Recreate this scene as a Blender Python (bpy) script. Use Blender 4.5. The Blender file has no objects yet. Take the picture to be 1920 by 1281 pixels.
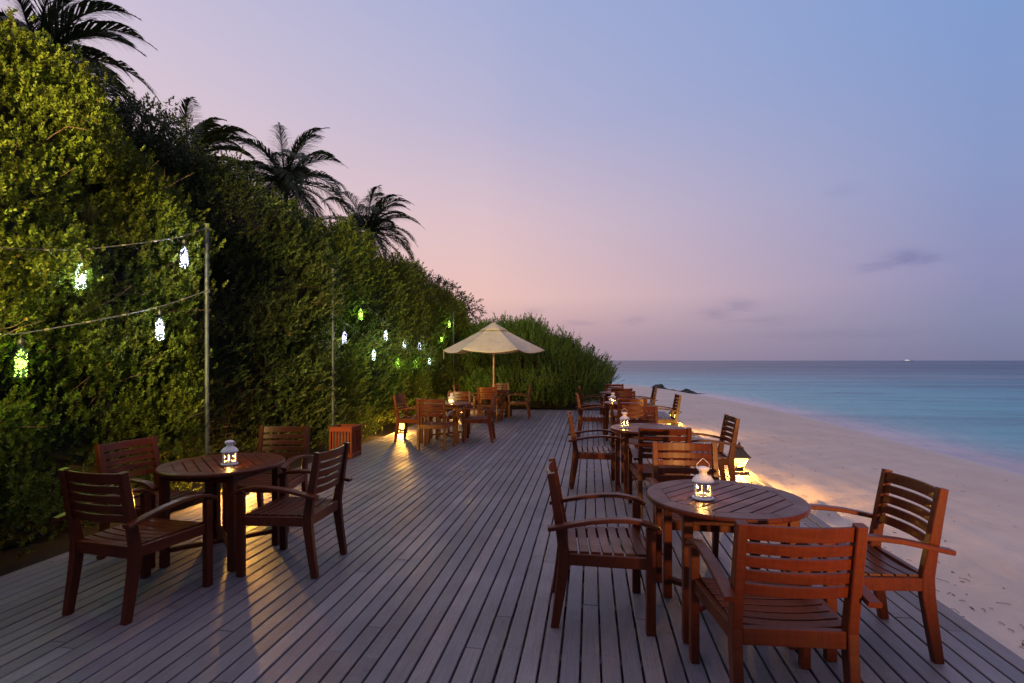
import bpy, bmesh, math, random
import numpy as np
from mathutils import Vector, Matrix

random.seed(7)
RNG = np.random.default_rng(11)
SC = bpy.context.scene
COL = SC.collection
R = math.radians


def lin(r, g, b):
    f = lambda c: (c / 255 / 12.92) if c / 255 <= 0.04045 else ((c / 255 + 0.055) / 1.055) ** 2.4
    return (f(r), f(g), f(b), 1.0)


# ------------------------------------------------------------------ camera
cam = bpy.data.objects.new("camera", bpy.data.cameras.new("camera"))
COL.objects.link(cam)
cam.location = (0, 0, 1.53)
cam.rotation_euler = (R(90), 0, R(8.62))
cam.data.lens = 970 / 1920 * 36
cam.data.sensor_width = 36
cam.data.shift_y = 35.5 / 1920
cam.data.clip_start = 0.05
cam.data.clip_end = 20000
SC.camera = cam

SC.view_settings.view_transform = 'Standard'
SC.view_settings.look = 'None'
SC.view_settings.exposure = 0.0
SC.view_settings.gamma = 1.0
SC.cycles.use_denoising = True
SC.cycles.max_bounces = 7
SC.cycles.transparent_max_bounces = 24
SC.cycles.sample_clamp_indirect = 4.0
SC.cycles.caustics_reflective = False
SC.cycles.caustics_refractive = False


# ------------------------------------------------------------------ node helper
class NT:
    def __init__(self, tree):
        self.t = tree
        self.n = tree.nodes
        self.l = tree.links

    def node(self, typ, **kw):
        n = self.n.new(typ)
        for k, v in kw.items():
            setattr(n, k, v)
        return n

    def put(self, sock, v):
        if isinstance(v, bpy.types.NodeSocket):
            self.l.new(v, sock)
        else:
            sock.default_value = v

    def math(self, op, a, b=None, c=None, clamp=False):
        n = self.node('ShaderNodeMath', operation=op, use_clamp=clamp)
        self.put(n.inputs[0], a)
        if b is not None:
            self.put(n.inputs[1], b)
        if c is not None:
            self.put(n.inputs[2], c)
        return n.outputs[0]

    def vmath(self, op, a, b=None):
        n = self.node('ShaderNodeVectorMath', operation=op)
        self.put(n.inputs[0], a)
        if b is not None:
            self.put(n.inputs[1], b)
        return n

    def maprange(self, v, a, b, c=0.0, d=1.0, smooth=False):
        n = self.node('ShaderNodeMapRange')
        n.interpolation_type = 'SMOOTHSTEP' if smooth else 'LINEAR'
        n.clamp = True
        self.put(n.inputs[0], v)
        for i, x in zip((1, 2, 3, 4), (a, b, c, d)):
            self.put(n.inputs[i], x)
        return n.outputs[0]

    def ramp(self, v, stops, interp='LINEAR'):
        n = self.node('ShaderNodeValToRGB')
        n.color_ramp.interpolation = interp
        e = n.color_ramp.elements
        while len(e) > 1:
            e.remove(e[-1])
        e[0].position, e[0].color = stops[0][0], stops[0][1]
        for p, c in stops[1:]:
            x = e.new(p)
            x.color = c
        self.put(n.inputs[0], v)
        return n.outputs[0]

    def mix(self, f, a, b, blend='MIX'):
        n = self.node('ShaderNodeMix', data_type='RGBA', blend_type=blend)
        self.put(n.inputs[0], f)
        self.put(n.inputs[6], a)
        self.put(n.inputs[7], b)
        return n.outputs[2]

    def noise(self, vec, scale, detail=3.0, rough=0.5, dist=0.0):
        n = self.node('ShaderNodeTexNoise')
        if vec is not None:
            self.put(n.inputs['Vector'], vec)
        n.inputs['Scale'].default_value = scale
        n.inputs['Detail'].default_value = detail
        n.inputs['Roughness'].default_value = rough
        n.inputs['Distortion'].default_value = dist
        return n.outputs[0]

    def mapping(self, vec, scale=(1, 1, 1), rot=(0, 0, 0), loc=(0, 0, 0)):
        n = self.node('ShaderNodeMapping')
        self.put(n.inputs[0], vec)
        n.inputs['Location'].default_value = loc
        n.inputs['Rotation'].default_value = rot
        n.inputs['Scale'].default_value = scale
        return n.outputs[0]

    def bump(self, h, strength=0.3, dist=0.01):
        n = self.node('ShaderNodeBump')
        n.inputs['Strength'].default_value = strength
        n.inputs['Distance'].default_value = dist
        self.put(n.inputs['Height'], h)
        return n.outputs[0]


# ------------------------------------------------------------------ dusk sky
def build_world():
    w = bpy.data.worlds.new("World")
    SC.world = w
    w.use_nodes = True
    t = NT(w.node_tree)
    t.n.clear()
    out = t.node('ShaderNodeOutputWorld')
    bg = t.node('ShaderNodeBackground')
    tc = t.node('ShaderNodeTexCoord')
    d = t.vmath('NORMALIZE', tc.outputs['Generated']).outputs[0]
    sx = t.node('ShaderNodeSeparateXYZ')
    t.put(sx.inputs[0], d)
    x, y, z = sx.outputs
    # angle between the horizontal direction and the afterglow (left of the deck)
    hl = t.math('SQRT', t.math('ADD', t.math('MULTIPLY', x, x), t.math('MULTIPLY', y, y)))
    hl = t.math('MAXIMUM', hl, 1e-4)
    c = t.math('DIVIDE', t.math('ADD', t.math('MULTIPLY', x, -0.788), t.math('MULTIPLY', y, 0.616)), hl)
    ang = t.math('ARCCOSINE', t.math('MINIMUM', t.math('MAXIMUM', c, -1.0), 1.0))
    fac = t.maprange(ang, 0.05, 1.50)
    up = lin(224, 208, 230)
    L = t.ramp(z, [(0.0, lin(224, 164, 152)), (0.06, lin(230, 174, 164)), (0.16, lin(236, 196, 190)),
                   (0.30, lin(230, 203, 206)), (0.46, lin(210, 196, 215)), (0.60, lin(188, 186, 216)),
                   (0.80, up), (1.0, up)])
    M = t.ramp(z, [(0.0, lin(172, 146, 158)), (0.04, lin(194, 158, 163)), (0.12, lin(236, 194, 186)),
                   (0.26, lin(220, 192, 200)), (0.42, lin(184, 180, 210)), (0.58, lin(164, 174, 213)),
                   (0.80, up), (1.0, up)])
    Rr = t.ramp(z, [(0.0, lin(122, 123, 155)), (0.05, lin(132, 136, 168)), (0.13, lin(142, 144, 184)),
                    (0.28, lin(138, 154, 199)), (0.48, lin(128, 157, 208)), (0.58, lin(130, 157, 208)),
                    (0.80, up), (1.0, up)])
    col = t.mix(t.maprange(fac, 0.0, 0.5), L, M)
    col = t.mix(t.maprange(fac, 0.45, 1.0), col, Rr)
    # the sky opposite the afterglow is already dark blue
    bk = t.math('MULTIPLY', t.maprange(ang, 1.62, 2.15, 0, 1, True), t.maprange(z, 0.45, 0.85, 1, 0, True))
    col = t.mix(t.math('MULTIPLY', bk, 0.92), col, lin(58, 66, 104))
    # a few thin dusk clouds
    a = t.math('ARCTAN2', x, y)
    el = t.math('ARCSINE', z)
    nz = t.noise(t.mapping(d, (9, 9, 40)), 1.6, 5, 0.6)
    nz2 = t.math('SUBTRACT', nz, 0.5)
    cl = None
    for (a0, e0, wd, ht, s) in ((28.6, 9.0, 1.5, 0.58, 1.0), (26.9, 8.5, 1.7, 0.32, 0.7), (30.2, 8.9, 1.2, 0.36, 0.6), (15.0, 5.6, 1.6, 0.6, 0.6),
                                (12.8, 4.9, 1.5, 0.5, 0.55), (4.7, 4.3, 1.0, 0.35, 0.45), (-1.4, 4.1, 1.8, 0.3, 0.45),
                                (17.0, 4.0, 3.2, 0.35, 0.35), (-6.0, 5.6, 1.0, 0.4, 0.35), (24.0, 15.5, 1.3, 0.5, 0.2),
                                (22.0, 2.6, 8.0, 0.5, 0.2)):
        u = t.math('MULTIPLY', t.math('ADD', t.math('SUBTRACT', a, R(a0)), t.math('MULTIPLY', nz2, 0.05)), 1 / R(wd))
        v = t.math('MULTIPLY', t.math('ADD', t.math('SUBTRACT', el, R(e0)), t.math('MULTIPLY', nz2, 0.03)), 1 / R(ht))
        q = t.math('ADD', t.math('MULTIPLY', u, u), t.math('MULTIPLY', v, v))
        m = t.math('MULTIPLY', t.math('EXPONENT', t.math('MULTIPLY', q, -0.9)), s)
        cl = m if cl is None else t.math('MAXIMUM', cl, m)
    dark = t.mix(1.0, col, (0.56, 0.60, 0.76, 1), 'MULTIPLY')
    col = t.mix(t.math('MULTIPLY', cl, t.maprange(nz, 0.25, 0.7, 0.35, 1.0)), col, dark)
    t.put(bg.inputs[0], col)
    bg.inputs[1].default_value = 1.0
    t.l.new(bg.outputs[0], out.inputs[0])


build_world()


def spot(name, loc, target, power, color, size, blend=0.6, radius=0.12):
    ld = bpy.data.lights.new(name, 'SPOT')
    ld.energy = power
    ld.color = color
    ld.spot_size = R(size)
    ld.spot_blend = blend
    ld.shadow_soft_size = radius
    o = bpy.data.objects.new(name, ld)
    COL.objects.link(o)
    o.location = loc
    o.rotation_euler = (Vector(target) - Vector(loc)).to_track_quat('-Z', 'Y').to_euler()
    return o


# assumed spots, out of view behind the camera, whose warm light falls on
# the near chairs and on the upper part of the near hedge; third spot is added
spot("assumed_chair_spot", (3.4, -4.5, 1.1), (1.4, 3.0, 1.70), 4600, (1.0, 0.46, 0.13), 27, 0.85)  # assumed source, added to warm the near chair backs
spot("assumed_hedge_spot", (-2.0, -2.5, 3.0), (-4.7, 5.0, 3.7), 3600, (1.0, 0.72, 0.22), 54, 0.7, 0.2)  # assumed source, added to light the upper near hedge
spot("hedge_fill_spot", (-3.5, -2.0, 3.3), (-5.0, 9.0, 2.8), 6500, (1.0, 0.74, 0.24), 38, 0.7, 0.2)  # extra spot, added to brighten the hedge farther along


# ------------------------------------------------------------------ materials
def new_mat(name):
    m = bpy.data.materials.new(name)
    m.use_nodes = True
    t = NT(m.node_tree)
    t.n.clear()
    out = t.node('ShaderNodeOutputMaterial')
    return m, t, out


def principled(t, out, **kw):
    p = t.node('ShaderNodeBsdfPrincipled')
    for k, v in kw.items():
        t.put(p.inputs[k.replace('_', ' ')], v)
    t.l.new(p.outputs[0], out.inputs[0])
    return p


def mat_simple(name, col, rough=0.6, metal=0.0, var=0.25, scale=30.0, bump=0.0):
    m, t, out = new_mat(name)
    tc = t.node('ShaderNodeTexCoord').outputs['Object']
    n = t.noise(tc, scale, 4)
    a = tuple(c * (1 - var) for c in col[:3]) + (1,)
    b = tuple(min(1, c * (1 + var)) for c in col[:3]) + (1,)
    c = t.mix(t.maprange(n, 0.3, 0.7), a, b)
    kw = dict(Base_Color=c, Roughness=t.maprange(n, 0.2, 0.8, rough * 0.8, min(1, rough * 1.2)), Metallic=metal)
    if bump:
        kw['Normal'] = t.bump(n, bump, 0.005)
    principled(t, out, **kw)
    return m


def mat_mahogany(name, base=(0.066, 0.0125, 0.0042), light=(0.145, 0.034, 0.010)):
    m, t, out = new_mat(name)
    geo = t.node('ShaderNodeNewGeometry')
    tc = t.node('ShaderNodeTexCoord').outputs['Object']
    info = t.node('ShaderNodeObjectInfo')
    off = t.vmath('ADD', tc, t.vmath('SCALE', (1.7, 2.3, 3.1)).outputs[0])
    sc = t.node('ShaderNodeVectorMath', operation='SCALE')
    t.put(sc.inputs[0], (7.0, 3.0, 5.0))
    t.put(sc.inputs['Scale'], info.outputs['Random'])
    v = t.vmath('ADD', tc, sc.outputs[0]).outputs[0]
    # grain: noise, with one coordinate bent by another so it streaks on every piece
    g1 = t.noise(t.mapping(v, (6, 60, 60)), 1.0, 4, 0.6, 0.6)
    g2 = t.noise(t.mapping(v, (60, 60, 5)), 1.0, 4, 0.6, 0.6)
    g = t.math('MULTIPLY', t.math('ADD', g1, g2), 0.5)
    big = t.noise(v, 5.0, 3)
    rnd = geo.outputs['Random Per Island']
    c = t.mix(t.maprange(g, 0.36, 0.64), base + (1,), light + (1,))
    c = t.mix(t.maprange(big, 0.35, 0.75, 0, 0.55), c, (base[0] * 0.55, base[1] * 0.5, base[2] * 0.5, 1))
    c = t.mix(t.maprange(rnd, 0, 1, 0.0, 0.4), c, (light[0] * 1.1, light[1] * 0.9, light[2] * 0.8, 1))
    c = t.mix(t.maprange(info.outputs['Random'], 0, 1, 0.0, 0.45), c, (base[0] * 0.7, base[1] * 0.75, base[2] * 0.8, 1))
    wear = t.noise(v, 14.0, 5, 0.7)
    c = t.mix(t.maprange(wear, 0.66, 0.76, 0, 0.35), c, (light[0] * 1.5, light[1] * 2.0, light[2] * 2.6, 1))
    rough = t.maprange(big, 0.3, 0.7, 0.28, 0.48)
    p = principled(t, out, Base_Color=c, Roughness=rough, Normal=t.bump(g, 0.18, 0.002))
    p.inputs['Coat Weight'].default_value = 0.08
    p.inputs['Specular IOR Level'].default_value = 0.24
    p.inputs['Coat Roughness'].default_value = 0.22
    return m


def mat_deck():
    m, t, out = new_mat("weathered_deck_wood")
    geo = t.node('ShaderNodeNewGeometry')
    tc = t.node('ShaderNodeTexCoord').outputs['Object']
    rnd = geo.outputs['Random Per Island']
    o = t.node('ShaderNodeCombineXYZ')
    t.put(o.inputs[0], t.math('MULTIPLY', rnd, 3.0))
    t.put(o.inputs[1], t.math('MULTIPLY', rnd, 57.0))
    v = t.vmath('ADD', tc, o.outputs[0]).outputs[0]
    grain = t.noise(t.mapping(v, (120, 3.0, 1)), 1.0, 5, 0.65, 0.4)
    fine = t.noise(t.mapping(v, (420, 14, 1)), 1.0, 3, 0.6)
    blot = t.noise(tc, 1.3, 5, 0.6)
    blot2 = t.noise(tc, 7.0, 5, 0.65)
    c = t.mix(t.maprange(grain, 0.3, 0.7), (0.132, 0.124, 0.146, 1), (0.222, 0.212, 0.244, 1))
    c = t.mix(t.maprange(fine, 0.45, 0.75, 0, 0.6), c, (0.09, 0.070, 0.068, 1))
    tone = t.ramp(rnd, [(0.0, (0.64, 0.61, 0.64, 1)), (0.3, (0.95, 0.90, 0.88, 1)), (0.6, (0.78, 0.79, 0.88, 1)),
                        (0.8, (1.10, 1.0, 0.94, 1)), (1.0, (1.24, 1.20, 1.22, 1))])
    c = t.mix(1.0, c, tone, 'MULTIPLY')
    c = t.mix(t.maprange(blot, 0.35, 0.7, 0, 0.35), c, (0.08, 0.062, 0.062, 1))
    c = t.mix(t.maprange(blot2, 0.58, 0.8, 0, 0.55), c, (0.22, 0.20, 0.205, 1))
    # pale scuffs and grains of sand, darker drips
    vo = t.node('ShaderNodeTexVoronoi')
    t.put(vo.inputs['Vector'], tc)
    vo.inputs['Scale'].default_value = 16
    sp = t.math('MULTIPLY', t.maprange(vo.outputs['Distance'], 0.015, 0.06, 1, 0), t.maprange(blot2, 0.42, 0.6))
    c = t.mix(t.math('MULTIPLY', sp, 0.6), c, (0.45, 0.42, 0.40, 1))
    scuff = t.noise(t.mapping(tc, (9, 26, 1), (0, 0, 0.6)), 1.0, 6, 0.7, 1.2)
    c = t.mix(t.maprange(scuff, 0.63, 0.74, 0, 0.45), c, (0.36, 0.33, 0.32, 1))
    vo2 = t.node('ShaderNodeTexVoronoi')
    t.put(vo2.inputs['Vector'], tc)
    vo2.inputs['Scale'].default_value = 3.1
    c = t.mix(t.maprange(vo2.outputs['Distance'], 0.02, 0.07, 0.55, 0), c, (0.045, 0.036, 0.038, 1))
    # screw heads over every joist
    sp_ = t.node('ShaderNodeSeparateXYZ')
    t.put(sp_.inputs[0], tc)
    fx = t.math('FRACT', t.math('MULTIPLY', t.math('SUBTRACT', sp_.outputs[0], -4.14), 62 / 6.34))
    fy = t.math('FRACT', t.math('MULTIPLY', t.math('ADD', sp_.outputs[1], 3.18), 1 / 0.59))
    gx = t.math('MULTIPLY', t.math('SUBTRACT', t.math('ABSOLUTE', t.math('SUBTRACT', fx, 0.5)), 0.22), 0.102)
    gy = t.math('MULTIPLY', t.math('SUBTRACT', fy, 0.01), 0.59)
    rr = t.math('SQRT', t.math('ADD', t.math('MULTIPLY', gx, gx), t.math('MULTIPLY', gy, gy)))
    c = t.mix(t.maprange(rr, 0.0035, 0.0055, 0.8, 0), c, (0.03, 0.027, 0.03, 1))
    principled(t, out, Base_Color=c, Roughness=t.maprange(blot, 0.3, 0.7, 0.42, 0.66),
               Normal=t.bump(t.math('ADD', grain, fine), 0.35, 0.003))
    return m


def mat_sand():
    m, t, out = new_mat("pale_coral_sand")
    tc = t.node('ShaderNodeTexCoord').outputs['Object']
    a = t.noise(tc, 0.8, 5, 0.6)
    b = t.noise(tc, 260, 3, 0.7)
    f = t.noise(t.mapping(tc, (2.2, 0.8, 1)), 3.0, 5, 0.65, 0.8)
    c = t.mix(t.maprange(a, 0.3, 0.7), (0.45, 0.375, 0.325, 1), (0.56, 0.475, 0.415, 1))
    c = t.mix(t.maprange(f, 0.55, 0.75, 0, 0.35), c, (0.30, 0.225, 0.185, 1))
    c = t.mix(t.maprange(b, 0.3, 0.75, 0, 0.4), c, (0.70, 0.58, 0.50, 1))
    # damp band along the water line (low sand)
    z = t.node('ShaderNodeSeparateXYZ')
    t.put(z.inputs[0], tc)
    wet = t.maprange(t.math('ADD', z.outputs[2], t.math('MULTIPLY', a, 0.08)), -0.66, -0.46, 1, 0, True)
    c = t.mix(t.math('MULTIPLY', wet, 0.35), c, (0.50, 0.44, 0.46, 1))
    rough = t.maprange(wet, 0, 1, 0.9, 0.45)
    mid = t.noise(tc, 12, 4, 0.6)
    h = t.math('ADD', t.math('MULTIPLY', b, 0.3), t.math('ADD', f, mid))
    principled(t, out, Base_Color=c, Roughness=rough, Normal=t.bump(h, 0.35, 0.03))
    return m


def mat_sea():
    m, t, out = new_mat("lagoon_water")
    tc = t.node('ShaderNodeTexCoord').outputs['Object']
    at = t.node('ShaderNodeAttribute', attribute_name='shore')
    s = at.outputs['Fac']
    n1 = t.noise(t.mapping(tc, (0.05, 0.012, 1)), 1.0, 5, 0.6)
    s2 = t.math('ADD', s, t.math('MULTIPLY', t.math('MULTIPLY', t.math('SUBTRACT', n1, 0.5), s), 0.9))
    q = t.math('LOGARITHM', t.math('ADD', t.math('MAXIMUM', s2, 0.0), 1.0), 400.0)
    c = t.ramp(q, [(0.0, (0.54, 0.455, 0.48, 1)), (0.09, (0.50, 0.455, 0.50, 1)), (0.17, (0.28, 0.42, 0.47, 1)), (0.26, (0.145, 0.41, 0.46, 1)), (0.40, (0.115, 0.39, 0.46, 1)),
                   (0.54, (0.10, 0.33, 0.41, 1)), (0.68, (0.06, 0.16, 0.24, 1)), (0.82, (0.035, 0.065, 0.13, 1)),
                   (1.0, (0.04, 0.06, 0.12, 1))])
    # long, blurred swell
    w1 = t.noise(t.mapping(tc, (0.9, 0.22, 1), (0, 0, 0.25)), 1.0, 4, 0.55)
    w2 = t.noise(t.mapping(tc, (0.16, 0.05, 1), (0, 0, 0.12)), 1.0, 4, 0.6)
    w3 = t.noise(t.mapping(tc, (4.0, 1.3, 1), (0, 0, 0.3)), 1.0, 3, 0.5)
    streak = t.noise(t.mapping(tc, (0.02, 0.16, 1), (0, 0, 0.08)), 1.0, 5, 0.65)
    c = t.mix(t.maprange(streak, 0.45, 0.62, 0, 0.32), c, (0.045, 0.09, 0.15, 1))
    dash = t.noise(t.mapping(tc, (0.10, 0.75, 1), (0, 0, 0.15)), 1.0, 4, 0.6)
    dash2 = t.noise(t.mapping(tc, (0.010, 0.07, 1), (0, 0, 0.15)), 1.0, 5, 0.7)
    far = t.maprange(s, 6, 40)
    c = t.mix(t.math('MULTIPLY', t.maprange(dash, 0.52, 0.60, 0, 0.6), t.maprange(s, 2, 12)), c, (0.04, 0.10, 0.16, 1))
    c = t.mix(t.math('MULTIPLY', t.maprange(dash2, 0.51, 0.57, 0, 0.85), far), c, (0.03, 0.055, 0.11, 1))
    c = t.mix(t.math('MULTIPLY', t.maprange(dash2, 0.46, 0.38, 0, 0.6), far), c, (0.20, 0.26, 0.33, 1))
    h = t.math('ADD', t.math('MULTIPLY', w2, 2.0), t.math('ADD', w1, t.math('MULTIPLY', w3, 0.25)))
    p = t.node('ShaderNodeBsdfPrincipled')
    t.put(p.inputs['Base Color'], c)
    p.inputs['Roughness'].default_value = 0.34
    p.inputs['IOR'].default_value = 1.33
    t.put(p.inputs['Normal'], t.bump(h, 0.8, 0.5))
    t.l.new(p.outputs[0], out.inputs[0])
    return m


def mat_leaf(name, dark, light, warm, rough=0.55, trans=0.25):
    m, t, out = new_mat(name)
    geo = t.node('ShaderNodeNewGeometry')
    tc = t.node('ShaderNodeTexCoord').outputs['Object']
    rnd = geo.outputs['Random Per Island']
    n = t.noise(tc, 1.6, 3)
    c = t.mix(rnd, dark + (1,), light + (1,))
    c = t.mix(t.maprange(n, 0.4, 0.72, 0, 0.7), c, warm + (1,))
    c = t.mix(t.maprange(rnd, 0.975, 0.985, 0, 0.8), c, (0.13, 0.075, 0.02, 1))
    p = t.node('ShaderNodeBsdfPrincipled')
    t.put(p.inputs['Base Color'], c)
    p.inputs['Roughness'].default_value = rough
    p.inputs['Specular IOR Level'].default_value = 0.22
    tl = t.node('ShaderNodeBsdfTranslucent')
    t.put(tl.inputs[0], c)
    mx = t.node('ShaderNodeMixShader')
    mx.inputs[0].default_value = trans
    t.l.new(p.outputs[0], mx.inputs[1])
    t.l.new(tl.outputs[0], mx.inputs[2])
    t.l.new(mx.outputs[0], out.inputs[0])
    return m


def mat_emit(name, col, strength, transp=0.0):
    m, t, out = new_mat(name)
    e = t.node('ShaderNodeEmission')
    e.inputs[0].default_value = tuple(col) + (1,)
    e.inputs[1].default_value = strength
    if transp > 0:
        tr = t.node('ShaderNodeBsdfTransparent')
        mx = t.node('ShaderNodeMixShader')
        mx.inputs[0].default_value = transp
        t.l.new(e.outputs[0], mx.inputs[1])
        t.l.new(tr.outputs[0], mx.inputs[2])
        t.l.new(mx.outputs[0], out.inputs[0])
    else:
        t.l.new(e.outputs[0], out.inputs[0])
    return m


def mat_thin_glass(name, tint=(1, 1, 1), gloss=0.1, rough=0.1):
    m, t, out = new_mat(name)
    tr = t.node('ShaderNodeBsdfTransparent')
    tr.inputs[0].default_value = tuple(tint) + (1,)
    gl = t.node('ShaderNodeBsdfGlossy')
    gl.inputs['Roughness'].default_value = rough
    tc = t.node('ShaderNodeTexCoord').outputs['Object']
    lw = t.node('ShaderNodeLayerWeight')
    lw.inputs[0].default_value = 0.3
    f = t.math('ADD', t.math('MULTIPLY', lw.outputs['Facing'], 0.25), t.math('MULTIPLY', t.noise(tc, 40), gloss))
    mx = t.node('ShaderNodeMixShader')
    t.put(mx.inputs[0], f)
    t.l.new(tr.outputs[0], mx.inputs[1])
    t.l.new(gl.outputs[0], mx.inputs[2])
    t.l.new(mx.outputs[0], out.inputs[0])
    return m


def mat_canvas():
    m, t, out = new_mat("cream_canvas")
    tc = t.node('ShaderNodeTexCoord').outputs['Object']
    n = t.noise(tc, 3.0, 5, 0.6)
    wv = t.noise(tc, 150, 2)
    c = t.mix(t.maprange(n, 0.35, 0.7), (0.46, 0.42, 0.37, 1), (0.56, 0.52, 0.46, 1))
    p = t.node('ShaderNodeBsdfPrincipled')
    t.put(p.inputs['Base Color'], c)
    p.inputs['Roughness'].default_value = 0.9
    wr = t.noise(t.mapping(tc, (5, 5, 9)), 1.0, 4, 0.55, 1.0)
    t.put(p.inputs['Normal'], t.bump(t.math('ADD', t.math('MULTIPLY', wr, 4.0), t.math('MULTIPLY', wv, 0.2)), 0.5, 0.02))
    tl = t.node('ShaderNodeBsdfTranslucent')
    t.put(tl.inputs[0], c)
    mx = t.node('ShaderNodeMixShader')
    mx.inputs[0].default_value = 0.2
    t.l.new(p.outputs[0], mx.inputs[1])
    t.l.new(tl.outputs[0], mx.inputs[2])
    t.l.new(mx.outputs[0], out.inputs[0])
    return m


MAHOG = mat_mahogany("varnished_mahogany")
MAHOG_DARK = mat_mahogany("dark_planter_wood", (0.12, 0.022, 0.012), (0.20, 0.040, 0.020))
DECK = mat_deck()
SAND = mat_sand()
SEA = mat_sea()
SOIL = mat_simple("leaf_litter_soil", (0.016, 0.012, 0.008), 0.95, 0, 0.5, 14, 0.6)
LEAF_NEAR = mat_leaf("olive_hedge_leaf", (0.040, 0.072, 0.007), (0.110, 0.145, 0.014), (0.110, 0.108, 0.010))
LEAF_MID = mat_leaf("dark_hedge_leaf", (0.022, 0.045, 0.012), (0.060, 0.090, 0.022), (0.075, 0.080, 0.020))
LEAF_LONG = mat_leaf("green_hedge_leaf", (0.036, 0.070, 0.008), (0.095, 0.140, 0.016), (0.100, 0.110, 0.012))
LEAF_END = mat_leaf("feathery_shrub_leaf", (0.042, 0.100, 0.024), (0.110, 0.200, 0.045), (0.100, 0.155, 0.030))
LEAF_TREE = mat_leaf("dusky_tree_leaf", (0.016, 0.030, 0.012), (0.040, 0.058, 0.020), (0.040, 0.040, 0.018))
LEAF_PALM = mat_leaf("palm_frond_leaf", (0.016, 0.034, 0.016), (0.040, 0.062, 0.026), (0.034, 0.046, 0.022), 0.45)
BARK = mat_simple("twig_bark", (0.085, 0.048, 0.032), 0.9, 0, 0.4, 40, 0.4)
TRUNK = mat_simple("palm_bark", (0.10, 0.085, 0.07), 0.9, 0, 0.4, 18, 0.5)
CORE = mat_simple("hedge_inner_blocker", (0.006, 0.007, 0.003), 1.0, 0, 0.6, 12, 0.0)  # near-black colour of the slab added inside hedges to block the sky
WHITE = mat_simple("white_enamel", (0.74, 0.70, 0.68), 0.35, 0, 0.06, 25)
BRONZE = mat_simple("bronze_lamp_metal", (0.075, 0.052, 0.032), 0.5, 0.4, 0.3, 40)
STEEL = mat_simple("galvanised_pole", (0.045, 0.055, 0.065), 0.6, 0.3, 0.25, 30)
CABLE = mat_simple("cable_sheath", (0.065, 0.062, 0.062), 0.6, 0, 0.3, 60)
BRASS = mat_simple("cable_ring", (0.30, 0.25, 0.13), 0.4, 0.3, 0.2, 60)
BLACK = mat_simple("black_cap", (0.02, 0.02, 0.024), 0.5, 0, 0.3, 40)
WAX = mat_simple("candle_wax", (0.80, 0.66, 0.45), 0.5, 0, 0.05, 40)
BAMBOO = mat_simple("pale_pole_wood", (0.42, 0.23, 0.12), 0.5, 0, 0.2, 12)
ROCK = mat_simple("dark_wet_rock", (0.035, 0.036, 0.032), 0.8, 0, 0.5, 3, 0.8)
CANVAS = mat_canvas()
GLASS = mat_thin_glass("lantern_glass", (1.0, 0.95, 0.88), 0.10, 0.08)
BOTTLE = mat_thin_glass("bottle_glass", (0.93, 0.97, 1.0), 0.08, 0.05)
FLAME = mat_emit("candle_flame", (1.0, 0.62, 0.22), 18)
LAMPGLOW = mat_emit("lit_frosted_pane", (1.0, 0.54, 0.11), 6.5, 0.45)
LED = {'white': mat_emit("white_led", (0.86, 0.92, 1.0), 7), 'violet': mat_emit("cool_led", (0.72, 0.72, 1.0), 7),
       'green': mat_emit("green_led", (0.55, 1.0, 0.12), 5), 'mint': mat_emit("mint_led", (0.80, 1.0, 0.78), 6)}
SHIPLIGHT = mat_emit("ship_lights", (1.0, 0.95, 0.88), 0.65)
SHIPHULL = mat_simple("ship_hull", (0.45, 0.45, 0.5), 0.6)


# ------------------------------------------------------------------ mesh helpers
def link(name, mesh, mat, parent=None):
    o = bpy.data.objects.new(name, mesh)
    COL.objects.link(o)
    if mat is not None:
        mesh.materials.append(mat)
    if parent is not None:
        o.parent = parent
    return o


def obj(name, bm, mat, parent=None, smooth=False):
    me = bpy.data.meshes.new(name)
    bmesh.ops.recalc_face_normals(bm, faces=bm.faces)
    bm.to_mesh(me)
    bm.free()
    if smooth:
        me.polygons.foreach_set("use_smooth", [True] * len(me.polygons))
        me.set_sharp_from_angle(angle=R(40))
    return link(name, me, mat, parent)


def tag(o, label=None, cat=None, group=None, kind=None):
    if label:
        o["label"] = label
    if cat:
        o["category"] = cat
    if group:
        o["group"] = group
    if kind:
        o["kind"] = kind
    return o


def thing(name, loc, rz=0.0, label=None, cat=None, group=None):
    o = bpy.data.objects.new(name, None)
    o.empty_display_size = 0.1
    COL.objects.link(o)
    o.location = loc
    o.rotation_euler = (0, 0, rz)
    return tag(o, label, cat, group)


def dup(root, loc, rz, label):
    r = root.copy()
    COL.objects.link(r)
    r.location = loc
    r.rotation_euler = (0, 0, rz)
    r["label"] = label
    for ch in list(root.children):
        c = ch.copy()
        COL.objects.link(c)
        c.parent = r
        for g in list(ch.children):
            d = g.copy()
            COL.objects.link(d)
            d.parent = c
    return r


def bm_join(dst, src):
    me = bpy.data.meshes.new("tmp")
    src.to_mesh(me)
    src.free()
    dst.from_mesh(me)
    bpy.data.meshes.remove(me)


def add_box(bm, c, s, rot=None, bev=0.0):
    b = bmesh.new()
    bmesh.ops.create_cube(b, size=1.0)
    bmesh.ops.scale(b, vec=s, verts=b.verts)
    if bev:
        bmesh.ops.bevel(b, geom=list(b.edges), offset=bev, segments=1, affect='EDGES')
    if rot is not None:
        bmesh.ops.rotate(b, cent=(0, 0, 0), matrix=rot, verts=b.verts)
    bmesh.ops.translate(b, vec=c, verts=b.verts)
    bm_join(bm, b)


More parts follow.
